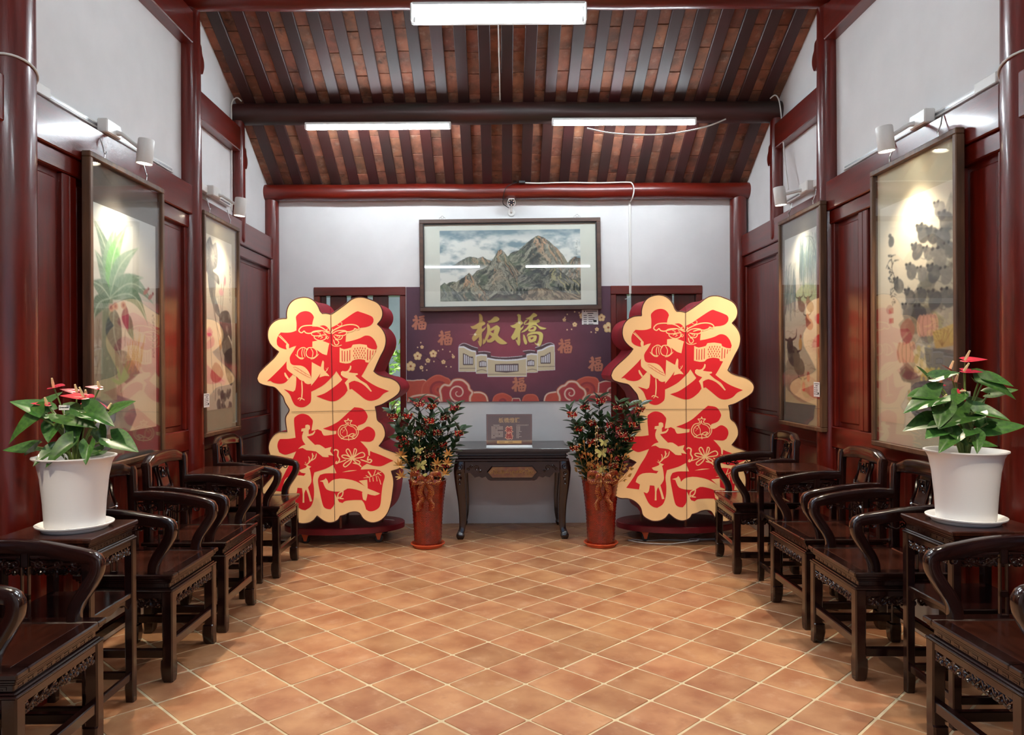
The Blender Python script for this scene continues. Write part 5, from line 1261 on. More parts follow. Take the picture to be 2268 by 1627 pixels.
    TW = C_(70, 40, 58)
    for pts in ([(190, 760), (240, 740), (300, 760), (350, 740)], [(350, 740), (400, 790), (450, 815), (520, 790), (560, 765)], [(450, 815), (480, 860), (530, 865)], [(190, 760), (210, 690), (235, 665)], [(1670, 400), (1720, 420), (1780, 450), (1850, 400), (1860, 350)]):
        cv.line([P(*p) for p in pts], [8 * U1, 5 * U1], TW, .8)
    for (x, y, r) in ((195, 758, 42), (353, 735, 38), (125, 860, 50), (299, 803, 24), (455, 818, 22), (233, 873, 20), (240, 667, 18), (555, 767, 16), (1675, 400, 18), (1780, 448, 24), (2050, 380, 38), (2118, 480, 52), (2003, 497, 20), (1855, 360, 30)): bloom(x, y, r)
    for (x, y) in ((228, 622), (196, 670), (405, 705), (448, 692), (522, 715), (547, 745), (483, 865), (530, 868), (360, 813), (275, 840), (245, 905), (287, 900), (1705, 345), (1682, 375), (1703, 500), (1748, 496), (1780, 320), (1825, 330), (1945, 525), (1990, 530)): cv.disc(P(x, y), 7 * U1, C_(226, 190, 150))
    # mansion-wall emblem
    BE, WH, DK = C_(204, 190, 158), C_(228, 230, 236), C_(84, 62, 68)
    seg = [  # (outline of dark coping, outline of wall)
        ([(612, 665), (640, 645), (670, 640), (710, 655), (750, 672), (803, 682), (805, 735), (780, 720), (720, 700), (680, 678), (640, 668)], [(610, 668), (660, 668), (700, 690), (740, 708), (782, 715), (780, 918), (610, 916)]),
        ([(782, 745), (805, 725), (870, 722), (930, 733), (930, 770), (890, 762), (830, 752)], [(784, 758), (830, 748), (893, 752), (895, 935), (784, 935)]),
        ([(893, 770), (930, 765), (1000, 775), (1100, 778), (1200, 770), (1255, 760), (1290, 750), (1290, 788), (1200, 802), (1090, 808), (980, 802), (895, 790)], [(897, 784), (980, 800), (1090, 806), (1200, 800), (1290, 784), (1292, 968), (900, 968)]),
        ([(1290, 750), (1255, 722), (1320, 712), (1378, 715), (1402, 735), (1400, 745), (1340, 742), (1292, 755)], [(1293, 752), (1340, 742), (1402, 748), (1403, 928), (1292, 930)]),
        ([(1380, 685), (1440, 670), (1490, 645), (1530, 632), (1572, 655), (1570, 660), (1530, 662), (1480, 690), (1402, 715)], [(1402, 712), (1450, 702), (1500, 675), (1540, 660), (1574, 660), (1577, 905), (1402, 912)])]
    for (dk, wl) in seg:
        cv.poly([P(x, y - 4) for x, y in dk], DK, 1)
    for (dk, wl) in seg:
        S = [P(*p) for p in wl]; cv.poly(S, BE, 1); cv.line(S + [S[0]], 5 * U1, WH, 1, sm=False); cv.line(S[:-2], 15 * U1, WH, 1, sm=False)
    for pts in ([(612, 655), (645, 634), (680, 634), (750, 664), (803, 680)], [(806, 718), (870, 714), (930, 724)], [(934, 762), (1000, 772), (1100, 774), (1252, 762)], [(1255, 714), (1320, 705), (1378, 712)], [(1380, 678), (1440, 662), (1500, 636), (1540, 632), (1572, 648)]): cv.line([P(*p) for p in pts], 4 * U1, WH, 1)
    for pts in ([(615, 884), (778, 884)], [(786, 914), (840, 898), (890, 912)], [(900, 946), (1290, 946)], [(1296, 908), (1350, 896), (1400, 908)], [(1406, 872), (1574, 868)]): cv.line([P(*p) for p in pts], 5 * U1, DK, 1)
    def wind(poly, xs, ytop, ybot):
        cv.poly([P(*p) for p in poly], DK, 1)
        for k, x in enumerate(xs): cv.poly([P(x - 5, ytop[k]), P(x + 5, ytop[k]), P(x + 5, ybot), P(x - 5, ybot)], WH, 1)
    wind([(652, 730), (690, 745), (720, 765), (755, 768), (755, 852), (652, 852)], [668, 686, 705, 724, 742], [745, 752, 764, 775, 780], 840)
    wind([(813, 815), (850, 806), (890, 815), (890, 872), (813, 874)], [828, 845, 862, 879], [822, 816, 816, 820], 862)
    wind([(975, 843), (1212, 840), (1212, 918), (1090, 930), (975, 920)], [994 + 20 * k for k in range(11)], [855] * 11, 912)
    wind([(1298, 810), (1335, 800), (1372, 808), (1372, 866), (1298, 866)], [1311, 1328, 1345, 1361], [818, 812, 810, 816], 856)
    wind([(1434, 765), (1470, 760), (1500, 742), (1535, 722), (1535, 842), (1434, 842)], [1448, 1466, 1484, 1502, 1520], [775, 772, 762, 750, 740], 830)
    # 福 marks as brush strokes
    FU = C_(186, 116, 92)
    ST = [([(.22, .0), (.30, .10), (.32, .2)], .15), ([(.06, .34), (.25, .30), (.42, .26)], .12), ([(.44, .26), (.30, .50), (.02, .80)], .12), ([(.30, .44), (.28, .7), (.27, 1.0)], .14), ([(.36, .5), (.46, .62)], .1),
          ([(.50, .12), (.72, .08), (.92, .04)], .09), ([(.54, .26), (.58, .44)], .08), ([(.54, .27), (.74, .23), (.88, .2)], .08), ([(.88, .2), (.86, .38)], .08), ([(.58, .42), (.84, .38)], .07),
          ([(.50, .56), (.52, .8), (.54, .98)], .1), ([(.50, .56), (.8, .50), (.98, .52), (.98, .7), (.90, .98)], .11), ([(.56, .74), (.92, .70)], .075), ([(.56, .95), (.9, .93)], .1), ([(.74, .54), (.73, .94)], .08)]
    for (x, y) in ((140, 350), (400, 507), (1607, 595), (1915, 777), (1142, 980)):
        for (pts, wd) in ST: cv.line([P(x + 6 + p[0] * 138, y + 4 + p[1] * 142) for p in pts], wd * 138 * U1 * 1.45, C_(70, 34, 44), .6)
        for (pts, wd) in ST: cv.line([P(x + p[0] * 138, y + p[1] * 142) for p in pts], wd * 138 * U1 * 1.4, FU, 1)
    # 板橋 in gold brush
    B1 = [[(300,45),(320,35),(360,60),(385,120),(385,200),(430,225),(447,255),(430,285),(380,310),(365,340),(370,380),(400,375),(470,320),(430,400),(370,460),(365,560),(370,650),(360,740),(335,785),(300,740),(270,640),(280,650),(300,660),(300,560),(230,630),(185,660),(160,640),(140,590),(170,530),(220,460),(270,380),(200,385),(150,375),(105,320),(180,310),(300,240),(310,150)],
          [(490,205),(560,185),(620,130),(665,100),(720,110),(760,145),(762,175),(720,210),(650,235),(560,245),(520,245),(505,270),(540,300),(555,350),(555,380),(620,340),(690,300),(730,310),(775,355),(765,420),(730,510),(750,555),(830,620),(940,705),(900,725),(800,730),(720,690),(660,630),(600,675),(545,690),(485,680),(470,620),(450,680),(410,720),(388,730),(390,660),(400,590),(415,640),(440,580),(480,470),(490,380),(480,300),(500,250),(525,240)]]
    B2 = [[(1160,70),(1190,48),(1230,60),(1250,90),(1250,190),(1290,230),(1295,265),(1260,295),(1240,320),(1245,370),(1315,310),(1290,380),(1240,430),(1230,560),(1235,680),(1215,765),(1180,750),(1150,690),(1125,620),(1165,650),(1175,560),(1110,620),(1065,630),(1040,600),(1030,560),(1080,480),(1130,370),(1060,355),(1005,310),(1090,290),(1180,230),(1185,120)],
          [(1350,150),(1450,110),(1520,35),(1560,30),(1620,70),(1610,100),(1530,130),(1510,190),(1590,190),(1640,160),(1680,200),(1660,235),(1600,255),(1640,310),(1740,350),(1825,370),(1790,395),(1690,395),(1610,320),(1540,300),(1470,340),(1400,400),(1330,450),(1250,468),(1290,430),(1370,370),(1430,290),(1330,290),(1310,260),(1340,200),(1410,165)],
          [(1410,420),(1450,350),(1530,320),(1590,330),(1600,380),(1560,440),(1450,450)], [(1400,500),(1480,460),(1640,445),(1720,470),(1750,530),(1735,640),(1700,740),(1670,780),(1600,755),(1545,690),(1610,720),(1650,640),(1660,530),(1600,500),(1450,520),(1380,560)],
          [(1300,510),(1330,530),(1360,600),(1390,690),(1370,740),(1330,720),(1300,620)], [(1400,560),(1480,530),(1590,530),(1610,570),(1580,660),(1500,690),(1440,690),(1410,640)]]
    HO = [[(560,440),(650,395),(630,480),(600,470)], [(540,510),(600,560),(530,620),(490,620)], [(1450,390),(1520,345),(1550,360),(1530,395),(1460,405)], [(1460,590),(1530,565),(1530,600),(1480,630)], [(1330,270),(1420,170),(1440,180),(1420,250),(1340,280)]]
    gold = [C_(196, 158, 92), C_(222, 208, 120)]
    for poly in B1 + B2: cv.poly([(q[0] + 8 * U1, q[1] + 8 * U1) for q in [Q(*p) for p in poly]], C_(84, 34, 48), .6)
    for i, poly in enumerate(B1 + B2): cv.poly(smooth_path([Q(*p) for p in poly], 2, True, 50), gold[0], 1, 0, (gold[1], Q(150, 760), Q(1500, 200)))
    for poly in HO: cv.poly([Q(*p) for p in poly], C_(140, 62, 76), 1)
    for (x, y) in ((1215, 240), (215, 505), (1635, 745)): cv.disc(Q(x, y), 12 * U1, C_(244, 240, 214), .8); cv.line([Q(x - 150, y), Q(x, y), Q(x + 150, y)], [0, 5 * U1, 0], C_(240, 210, 150), .5)
    return cv
pe = empty('festive_poster', (.067, YB - .006, 1.668)); tag(pe, 'maroon festive poster with gold brush characters and cloud border on the back wall', 'poster')
b = MB(); b.box((-.951, -.004, -.535), (.951, .005, .535)); b.obj('poster_board', mat('poster_edge', srgb(96, 54, 66), .6), pe)
link('poster_print', art_poster().mesh('poster_print', 1.90, 1.068, attr_mat('poster_print', .5)), pe, (0, -.0055, 0))
# ================================================================== POTTED ANTHURIUMS
AN_LEAF = mat('anthurium_leaf', srgb(70, 114, 46), .42, coat=.06, color2=srgb(44, 82, 36), vscale=9, rnd=.25)
AN_STEM = mat('anthurium_stem', srgb(110, 130, 66), .5)
SPATHE = mat('anthurium_spathe', srgb(206, 52, 74), .25, coat=.5, var=.1, rnd=.15)
SPADIX = mat('anthurium_spadix', srgb(236, 214, 160), .6)
SOIL = mat('potting_soil', srgb(50, 40, 32), .95, var=.3, vscale=30, bump=.5)
def heart_mesh(name, m, cup=.10, width=1.0):
    """heart-shaped blade, stalk joint at the origin, tip at +x = 1; both sides, slight thickness"""
    b = MB(); nu, nv = 9, 7; top = []
    def half(t):   # half width along the blade, t 0 (back lobes) .. 1 (tip)
        return .50 * width * (math.sin(math.pi * min(1, t ** .62)) ** .8) * (1 - .25 * t)
    g = []
    for i in range(nu + 1):
        t = i / nu; row = []
        for j in range(-nv, nv + 1):
            q = j / nv; hw = half(.04 + .96 * t)
            x = -.26 + 1.26 * t - (.0 if abs(q) > .001 else 0); y = q * hw
            if t < .25: x += .24 * (1 - abs(q) ** .7) * (1 - t / .25) * 1.05
            z = -cup * (x ** 2) * .9 + cup * .9 * abs(q) ** 1.5 * (1 - t) - .02 * math.cos(q * 5) * (1 - t)
            row.append((x, y, z))
        g.append(row)
    w = 2 * nv + 1; vs = [p for r in g for p in r]; k = len(vs)
    fs = [(i*w+j, i*w+j+1, (i+1)*w+j+1, (i+1)*w+j) for i in range(nu) for j in range(w - 1)]
    b.add(vs, fs); me = b.mesh(name, m, True, 80)
    return me
LEAF_M = [heart_mesh('leaf', AN_LEAF, .16, .86), heart_mesh('leaf', AN_LEAF, .30, .80), heart_mesh('leaf', AN_LEAF, .05, .78)]
SPATHE_M = heart_mesh('spathe', SPATHE, .05, .82)
def aim(direction, roll_up=(0, 0, 1)):
    x = Vector(direction).normalized(); z = Vector(roll_up); z = (z - x * z.dot(x)).normalized(); y = z.cross(x)
    return Matrix(((x.x, y.x, z.x, 0), (x.y, y.y, z.y, 0), (x.z, y.z, z.z, 0), (0, 0, 0, 1)))
def anthurium(loc, leaves, flowers, label, card=None):
    e = empty('potted_anthurium', loc)
    b = MB(); b.lathe([(.108, .0), (.112, .004), (.118, .10), (.128, .20), (.140, .258), (.150, .277), (.159, .283), (.159, .288), (.150, .288), (.140, .275), (.128, .25), (.122, .235)], 44, caps=False); b.lathe([(.0, .0), (.108, 0)], 44, caps=False); b.obj('pot', WHITE_POT, e)
    b = MB(); b.lathe([(.0, .250), (.06, .256), (.127, .248)], 30, caps=False); b.obj('soil', SOIL, e)
    for i, (px, py, pz, dx, dy, dz, sz, mi) in enumerate(leaves):
        p = Vector((px, py, pz)); d = Vector((dx, dy, dz))
        up = (Vector((0, -.75, 1)) + Vector((px, py, 0)) * .5)
        o = link('leaf', LEAF_M[mi], e); o.matrix_local = Matrix.Translation(p) @ aim(d, up) @ Matrix.Scale(sz, 4)
        b = MB(); r0 = Vector((px * .12, py * .12, .25))
        pts = smooth_path([r0, r0 * .4 + p * .6 + Vector((-px * .25, -py * .25, .01)), p], 4)
        b.tube(pts, [.0042] * len(pts), 6); b.obj('leaf_stalk', AN_STEM, e)
    for (px, py, pz, dx, dy, dz, sz, upx) in flowers:
        p = Vector((px, py, pz)); d = Vector((dx, dy, dz)); up = Vector((upx, -.45, 1))
        Mx = Matrix.Translation(p) @ aim(d, up)
        o = link('spathe', SPATHE_M, e); o.matrix_local = Mx @ Matrix.Scale(sz, 4)
        b = MB(); b.tube([(0, 0, 0), (.01 * sz / .1, 0, sz * .22), (.022 * sz / .1, 0, sz * .5)], [.0055, .0058, .0035], 8); s2 = link('spadix', b.mesh('spadix', SPADIX), o); s2.matrix_local = Matrix.Scale(1 / sz, 4)
        b = MB(); r0 = Vector((px * .15, py * .15, .25)); pts = smooth_path([r0, r0 * .4 + p * .6 + Vector((-px * .2, -py * .2, 0)), p], 4); b.tube(pts, .0034, 6); b.obj('flower_stalk', AN_STEM, e)
    if card:
        (x, y, z, w_, h_, ln) = card
        b = MB(); b.box((x - w_/2, y - .0006, z - h_/2), (x + w_/2, y + .0006, z + h_/2)); c = b.obj('plant_card', CARD, e)
        b = MB()
        for k in range(ln): b.box((x - w_ * .3, y - .0012, z + h_ * (.28 - .56 * (k / max(1, ln - 1) if ln > 1 else .5)) - .0018), (x + w_ * (.38 - .2 * (k % 2)), y - .0006, z + h_ * (.28 - .56 * (k / max(1, ln - 1) if ln > 1 else .5)) + .0018))
        b.box((x - w_ * .42, y - .0012, z - .004), (x - w_ * .35, y - .0006, z + .004)); tag(b.obj('card_print', INK, c, smooth=False), kind='stuff')
        b = MB(); b.tube([(x, y, .24), (x, y, z)], .0015, 5); b.obj('card_stick', WHITE_MET, e)
    return tag(e, label, 'plant', 'potted anthuriums on the side tables')
def saucer(loc, r, m, label, group, h=.026):
    b = MB(); b.lathe([(r * .80, 0), (r * .83, .002), (r * .88, h * .55), (r * .99, h * .8), (r, h), (r * .97, h * 1.08), (r * .93, h), (r * .85, h * .6), (r * .80, .008), (0, .008)], 48, caps=False); b.lathe([(0, 0), (r * .80, 0)], 48, caps=False)
    return tag(b.obj('saucer', m, loc=loc), label, 'saucer', group)
def sc(px, py): return (px, py)
S_L = 3.16 / 1680      # metres per photo pixel at the plant
def LP(px, py, dy=0.0, cx=166): return ((px - cx) * S_L, dy, 1.45 - (py - 814) * S_L - .808)
lv = []
for (px, py, qx, qy, dy, dd, sz, mi) in ((108, 905, 62, 880, -.02, -.35, .105, 0), (112, 915, 52, 950, -.06, -.3, .115, 1), (158, 910, 220, 925, -.04, -.35, .10, 0), (172, 912, 130, 925, .05, .4, .12, 0), (240, 905, 290, 885, .02, -.2, .10, 2), (205, 905, 262, 915, -.05, -.4, .095, 1), (255, 965, 308, 980, -.02, -.3, .105, 0), (190, 970, 158, 998, -.10, -.5, .12, 1), (98, 985, 122, 960, -.06, -.5, .09, 0), (75, 982, 28, 985, .0, -.2, .08, 2), (150, 985, 130, 1000, -.09, -.5, .095, 1), (220, 975, 226, 1000, -.08, -.4, .08, 1), (180, 925, 190, 960, -.03, -.5, .10, 1), (130, 930, 140, 955, -.03, -.6, .10, 0), (205, 945, 215, 975, .05, -.1, .10, 1), (84, 885, 98, 870, .05, .3, .07, 2), (150, 950, 110, 970, .04, .3, .1, 1), (230, 990, 205, 998, -.02, -.3, .07, 2)):
    a = Vector(LP(px, py, dy)); t = Vector(LP(qx, qy, dy + dd * .12)); d = (t - a); lv.append((a.x, a.y, a.z, d.x, d.y, d.z, max(.085, min(.16, d.length * 1.25 if d.length > .06 else sz * 1.2)), mi))
fl = []
for (px, py, dx, dz, sz, dy) in ((120, 850, .9, .12, .075, 0), (166, 862, -.9, .25, .065, .02), (195, 872, -.9, .12, .085, -.03), (222, 853, -.8, .15, .055, 0), (183, 886, .7, -.1, .06, .03), (112, 888, -.6, .1, .06, -.02), (232, 900, -.3, .5, .05, .03), (180, 872, .9, 0, .06, .04)):
    a = LP(px, py, dy); fl.append((a[0], a[1], a[2], dx, -.45, dz, sz, 0))
anthurium((-1.775, 3.15, .805), lv, fl, 'red anthurium in a white plastic pot on the table by the banana painting', (LP(153, 895)[0], -.03, LP(153, 895)[2], .045, .02, 1))
S_R = 3.2 / 1680
def RP(px, py, dy=0.0): return ((px - 2137) * S_R, dy, 1.45 - (py - 819) * S_R - .808)
lv = []
for (px, py, qx, qy, dy, dd, sz, mi) in ((2055, 843, 2028, 822, .0, -.2, .07, 2), (2060, 845, 2092, 832, -.03, -.3, .085, 0), (2175, 845, 2205, 855, -.02, -.5, .13, 0), (2150, 855, 2205, 872, -.05, -.4, .11, 1), (2190, 880, 2229, 872, .0, -.3, .09, 2), (2115, 880, 2095, 895, -.03, -.4, .10, 0), (2165, 905, 2195, 890, .03, .2, .11, 1), (2050, 880, 2003, 882, -.02, -.3, .09, 2), (2062, 888, 1990, 900, -.05, -.4, .11, 1), (2070, 905, 2045, 938, -.06, -.5, .10, 0), (2125, 925, 2062, 933, -.06, -.5, .10, 1), (2140, 920, 2180, 922, -.06, -.5, .09, 1), (2055, 945, 2000, 945, -.03, -.3, .10, 1), (2065, 955, 2026, 965, -.06, -.4, .10, 0), (2165, 955, 2245, 948, -.02, -.3, .12, 2), (2180, 945, 2170, 935, -.02, -.3, .07, 1), (2120, 955, 2095, 960, -.09, -.5, .09, 0), (2090, 965, 2050, 985, -.07, -.5, .10, 1), (2080, 955, 2100, 980, -.07, -.4, .10, 0), (2140, 985, 2170, 990, -.05, -.3, .07, 2), (2110, 940, 2080, 920, .05, .2, .1, 1), (2130, 970, 2120, 990, -.09, -.4, .08, 1)):
    a = Vector(RP(px, py, dy)); t = Vector(RP(qx, qy, dy + dd * .12)); d = (t - a); lv.append((a.x, a.y, a.z, d.x, d.y, d.z, max(.085, min(.17, d.length * 1.25 if d.length > .06 else sz * 1.2)), mi))
fl = []
for (px, py, dx, dz, sz, dy) in ((2137, 806, .9, .05, .082, 0), (2103, 828, -.7, .35, .075, 0), (2125, 830, .9, -.05, .07, -.03), (2116, 855, -.8, .25, .065, 0), (2075, 893, .8, -.1, .05, -.04), (2092, 860, -.8, 0, .06, .03), (2121, 875, .1, -.8, .05, -.02)):
    a = RP(px, py, dy); fl.append((a[0], a[1], a[2], dx, -.45, dz, sz, 0))
anthurium((1.955, 3.2, .805), lv, fl, 'red anthurium in a white plastic pot on the table by the rat painting', (RP(2155, 895)[0], .06, RP(2155, 895)[2], .05, .07, 4))
saucer((-1.775, 3.15, .79), .148, WHITE_POT, 'white scalloped saucer under the pot by the banana painting', 'white pot saucers')
saucer((1.955, 3.2, .79), .153, WHITE_POT, 'white scalloped saucer under the pot by the rat painting', 'white pot saucers')

# ================================================================== RED VASES WITH BERRY BRANCHES
VASE = mat('red_glaze', srgb(150, 33, 12), .2, coat=.7, color2=srgb(112, 25, 10), vscale=14, bump=0)
nt = VASE.node_tree; nn = nt.nodes; ll = nt.links
tc = nn.new('ShaderNodeTexCoord'); mp = nn.new('ShaderNodeMapping'); mp.inputs['Scale'].default_value = (1, 1, 1)
sx = nn.new('ShaderNodeSeparateXYZ'); at = nn.new('ShaderNodeMath'); at.operation = 'ARCTAN2'; cx_ = nn.new('ShaderNodeCombineXYZ')
ll.new(tc.outputs['Object'], sx.inputs[0]); ll.new(sx.outputs[0], at.inputs[0]); ll.new(sx.outputs[1], at.inputs[1]); ll.new(at.outputs[0], cx_.inputs[0])
mz = nn.new('ShaderNodeMath'); mz.operation = 'MULTIPLY'; mz.inputs[1].default_value = 8.0; ll.new(sx.outputs[2], mz.inputs[0]); ll.new(mz.outputs[0], cx_.inputs[1])
bk = nn.new('ShaderNodeTexBrick'); bk.inputs['Scale'].default_value = 3.2; bk.inputs['Mortar Size'].default_value = .025; bk.inputs['Color1'].default_value = (1, 1, 1, 1); bk.inputs['Color2'].default_value = (.7, .7, .7, 1); bk.inputs['Mortar'].default_value = (0, 0, 0, 1)
ll.new(cx_.outputs[0], bk.inputs['Vector']); bp = nn.new('ShaderNodeBump'); bp.inputs['Strength'].default_value = .8; bp.inputs['Distance'].default_value = .006
vb = nn['Principled BSDF']; vsrc = vb.inputs['Base Color'].links[0].from_socket; vm = nn.new('ShaderNodeMix'); vm.data_type = 'RGBA'; vm.blend_type = 'MULTIPLY'; vm.inputs['Factor'].default_value = .75
ll.new(vsrc, vm.inputs['A']); ll.new(bk.outputs['Color'], vm.inputs['B']); ll.new(vm.outputs['Result'], vb.inputs['Base Color'])
ll.new(bk.outputs['Color'], bp.inputs['Height']); ll.new(bp.outputs[0], nn['Principled BSDF'].inputs['Normal'])
TERRA = mat('orange_saucer', srgb(206, 84, 44), .45, var=.1)
B_LEAF = mat('berry_branch_leaf', srgb(40, 72, 38), .35, coat=.3, color2=srgb(24, 48, 26), vscale=10, rnd=.3)
B_STEM = mat('berry_branch_stem', srgb(52, 60, 34), .6)
BERRY = mat('red_berry', srgb(160, 26, 24), .2, coat=.6, rnd=.2)
BEAD_GLINT = mat('cream_bead_glint', srgb(240, 214, 160), .35)  # colours the real wire beads and the highlights set on the berries
GOLD = mat('gold_leaf', srgb(206, 160, 96), .35, metal=.75, rnd=.15)
GLITTER = mat('pale_gold_glitter', srgb(222, 210, 130), .4, metal=.5, var=.4, vscale=90, bump=.6, bscale=160)
def vase(loc, label):
    b = MB(); prof = []
    H = .53
    for i in range(40):
        t = i / 39; r = .110 + .008 * t + .034 * t ** 2.2; prof.append((r + .0034 * (i % 2), .002 + H * t))
    prof = [(.104, 0)] + prof + [(prof[-1][0] + .004, H + .004), (prof[-1][0] - .006, H + .006), (.132, H - .02), (.118, H - .12)]
    b.lathe(prof, 48, caps=False); b.lathe([(0, 0), (.104, 0)], 48, caps=False); b.lathe([(0, H - .12), (.118, H - .12)], 48, caps=False)
    o = b.obj('floor_vase', VASE, loc=loc, ang=60); return tag(o, label, 'vase', 'tall red glazed vases')
VL, VR = (-.607, 6.17, .009), (.80, 6.17, .009)
vase(VL, 'tall red glazed vase holding berry branches, on the lotus painting side of the altar table'); vase(VR, 'tall red glazed vase holding berry branches, on the willow painting side of the altar table')
saucer((VL[0], VL[1], 0), .14, TERRA, 'orange saucer under the vase on the lotus painting side', 'orange vase saucers', .032)
saucer((VR[0], VR[1], 0), .14, TERRA, 'orange saucer under the vase on the willow painting side', 'orange vase saucers', .032)
def blade(name, m, L=1.0, W=.30, fold=.10):
    b = MB(); n = 6; vs = []
    for i in range(n + 1):
        t = i / n; w = W * .5 * math.sin(math.pi * (.04 + .93 * t) ** .85); z = -.10 * t * t
        vs += [(L * t, -w, z + fold * w * 2), (L * t, 0, z), (L * t, w, z + fold * w * 2)]
    fs = []
    for i in range(n):
        for j in (0, 1): fs.append((i*3+j, i*3+j+1, (i+1)*3+j+1, (i+1)*3+j))
    b.add(vs, fs); return b.mesh(name, m, True, 80)
BL = blade('leaf', B_LEAF, 1, .46); BLN = blade('leaf', B_LEAF, 1, .30)
rb = random.Random(21)
def berry_mesh():
    b = MB()
    for k in range(26):
        a = rb.random() * 6.28; el = rb.uniform(-.7, 1.0); r = rb.uniform(.014, .024)
        b.ball((r * math.cos(a) * 1.35, r * math.sin(a), r * math.sin(el) * .9), (.0062, .0062, .0075), 6, 4)
    return b.mesh('berries', BERRY)
def glint_bead_mesh():  # highlights on the berries, modelled as cream beads on the front side
    b = MB()
    for k in range(20):
        a = rb.random() * 6.28; el = rb.uniform(-.6, 1.2); r = .027
        b.ball((r * math.cos(a) * 1.3 * math.cos(el * .6), -abs(r * math.sin(a)) * 1.0, r * math.sin(el) * .9), .0028, 5, 3)
    return b.mesh('beads', BEAD_GLINT)
BM = [berry_mesh() for _ in range(3)]; GLINT_M = [glint_bead_mesh() for _ in range(3)]
def berry_branch(base, tip, berries, seed, label, group, top_leaf=True, nleaf=40):
    rg = random.Random(seed); e = empty('berry_branch', base); T = Vector(tip) - Vector(base)
    mid = Vector((T.x * .42, T.y * .42, T.z * .55))
    P = smooth_path([(0, 0, 0), tuple(mid * .5), tuple(mid), tuple(T)], 6); P = [Vector(p) for p in P]
    b = MB(); b.tube(P, [.0055 - .0035 * i / len(P) for i in range(len(P))], 6); b.obj('stem', B_STEM, e)
    for k in range(nleaf):
        t = .34 + .66 * (k / (nleaf - 1)) ** .9; i = min(len(P) - 2, int(t * (len(P) - 1))); p = P[i].lerp(P[i+1], t * (len(P) - 1) - i) if t < 1 else P[-1]
        tn = (P[i+1] - P[i]).normalized(); a = k * 2.4 + rg.uniform(-.4, .4)
        o1 = tn.orthogonal().normalized(); o2 = tn.cross(o1); d = (o1 * math.cos(a) + o2 * math.sin(a)) * rg.uniform(.8, 1.1) + tn * rg.uniform(.5, 1.0)
        o = link('leaf', BL if rg.random() < .65 else BLN, e); o.matrix_local = Matrix.Translation(p) @ aim(d, tn + Vector((0, -.3, .2))) @ Matrix.Scale(rg.uniform(.075, .115), 4)
    for t in berries:
        i = min(len(P) - 2, int(t * (len(P) - 1))); p = P[i].lerp(P[i+1], t * (len(P) - 1) - i) if t < 1 else P[-1]
        p = p + Vector((rg.uniform(-.012, .012), -.022, rg.uniform(-.01, .006))); k = rg.randrange(3); rz = Matrix.Rotation(rg.random() * 6, 4, 'Z')
        c = link('berry_cluster', BM[k], e); c.matrix_local = Matrix.Translation(p) @ rz @ Matrix.Scale(rg.uniform(1.1, 1.4), 4)
        d_ = link('beads', GLINT_M[k], c)  # these beads are the berries' highlights, put in as cream colour
        d_.matrix_local = rz.inverted()
        tag(d_, kind='stuff')
    return tag(e, label, 'branch', group)
def berry_set(V, cxp, tips, side, gname):
    for k, (px, py, dy, bs) in enumerate(tips):
        s = (V[1] + dy) / 1680
        tip = (V[0] + (px - cxp) * s, V[1] + dy, 1.45 - (py - 814) * s)
        base = (V[0] + (px - cxp) * s * .30 + rb.uniform(-.01, .01), V[1] + dy * .3 + rb.uniform(-.03, .03), .43)
        berry_branch(base, tip, bs, 100 + k + int(cxp), 'leafy green branch with red berry clusters in the vase ' + side, gname)
berry_set(VL, 947, [(873, 905, -.20, (.93, .70)), (926, 885, .0, (.96, .74)), (958, 890, .03, (.94, .62)), (1013, 895, -.02, (.95, .66)), (1024, 950, -.05, (.95, .55)), (906, 915, -.15, (.95, .55)), (893, 960, -.20, (.92, .5)), (985, 910, .06, (.93, .6)), (956, 925, -.07, (.95, .62)), (975, 950, -.05, (.95, .55)), (920, 945, .08, (.9,)), (940, 935, .08, (.93, .5))], 'on the lotus painting side', 'berry branches in the vase on the lotus painting side')
berry_set(VR, 1333, [(1263, 905, -.03, (.93, .55)), (1296, 892, .02, (.95, .68)), (1331, 882, .0, (.96, .70)), (1369, 893, -.13, (.95, .6)), (1415, 898, -.22, (.94, .72)), (1400, 935, -.22, (.95, .6)), (1280, 940, -.06, (.94, .5)), (1313, 925, .05, (.93, .55)), (1352, 930, -.06, (.93, .5)), (1380, 950, -.19, (.92, .55)), (1270, 985, -.05, (.95,)), (1340, 945, .07, (.92, .5)), (1390, 900, -.17, (.8, .5))], 'on the willow painting side', 'berry branches in the vase on the willow painting side')
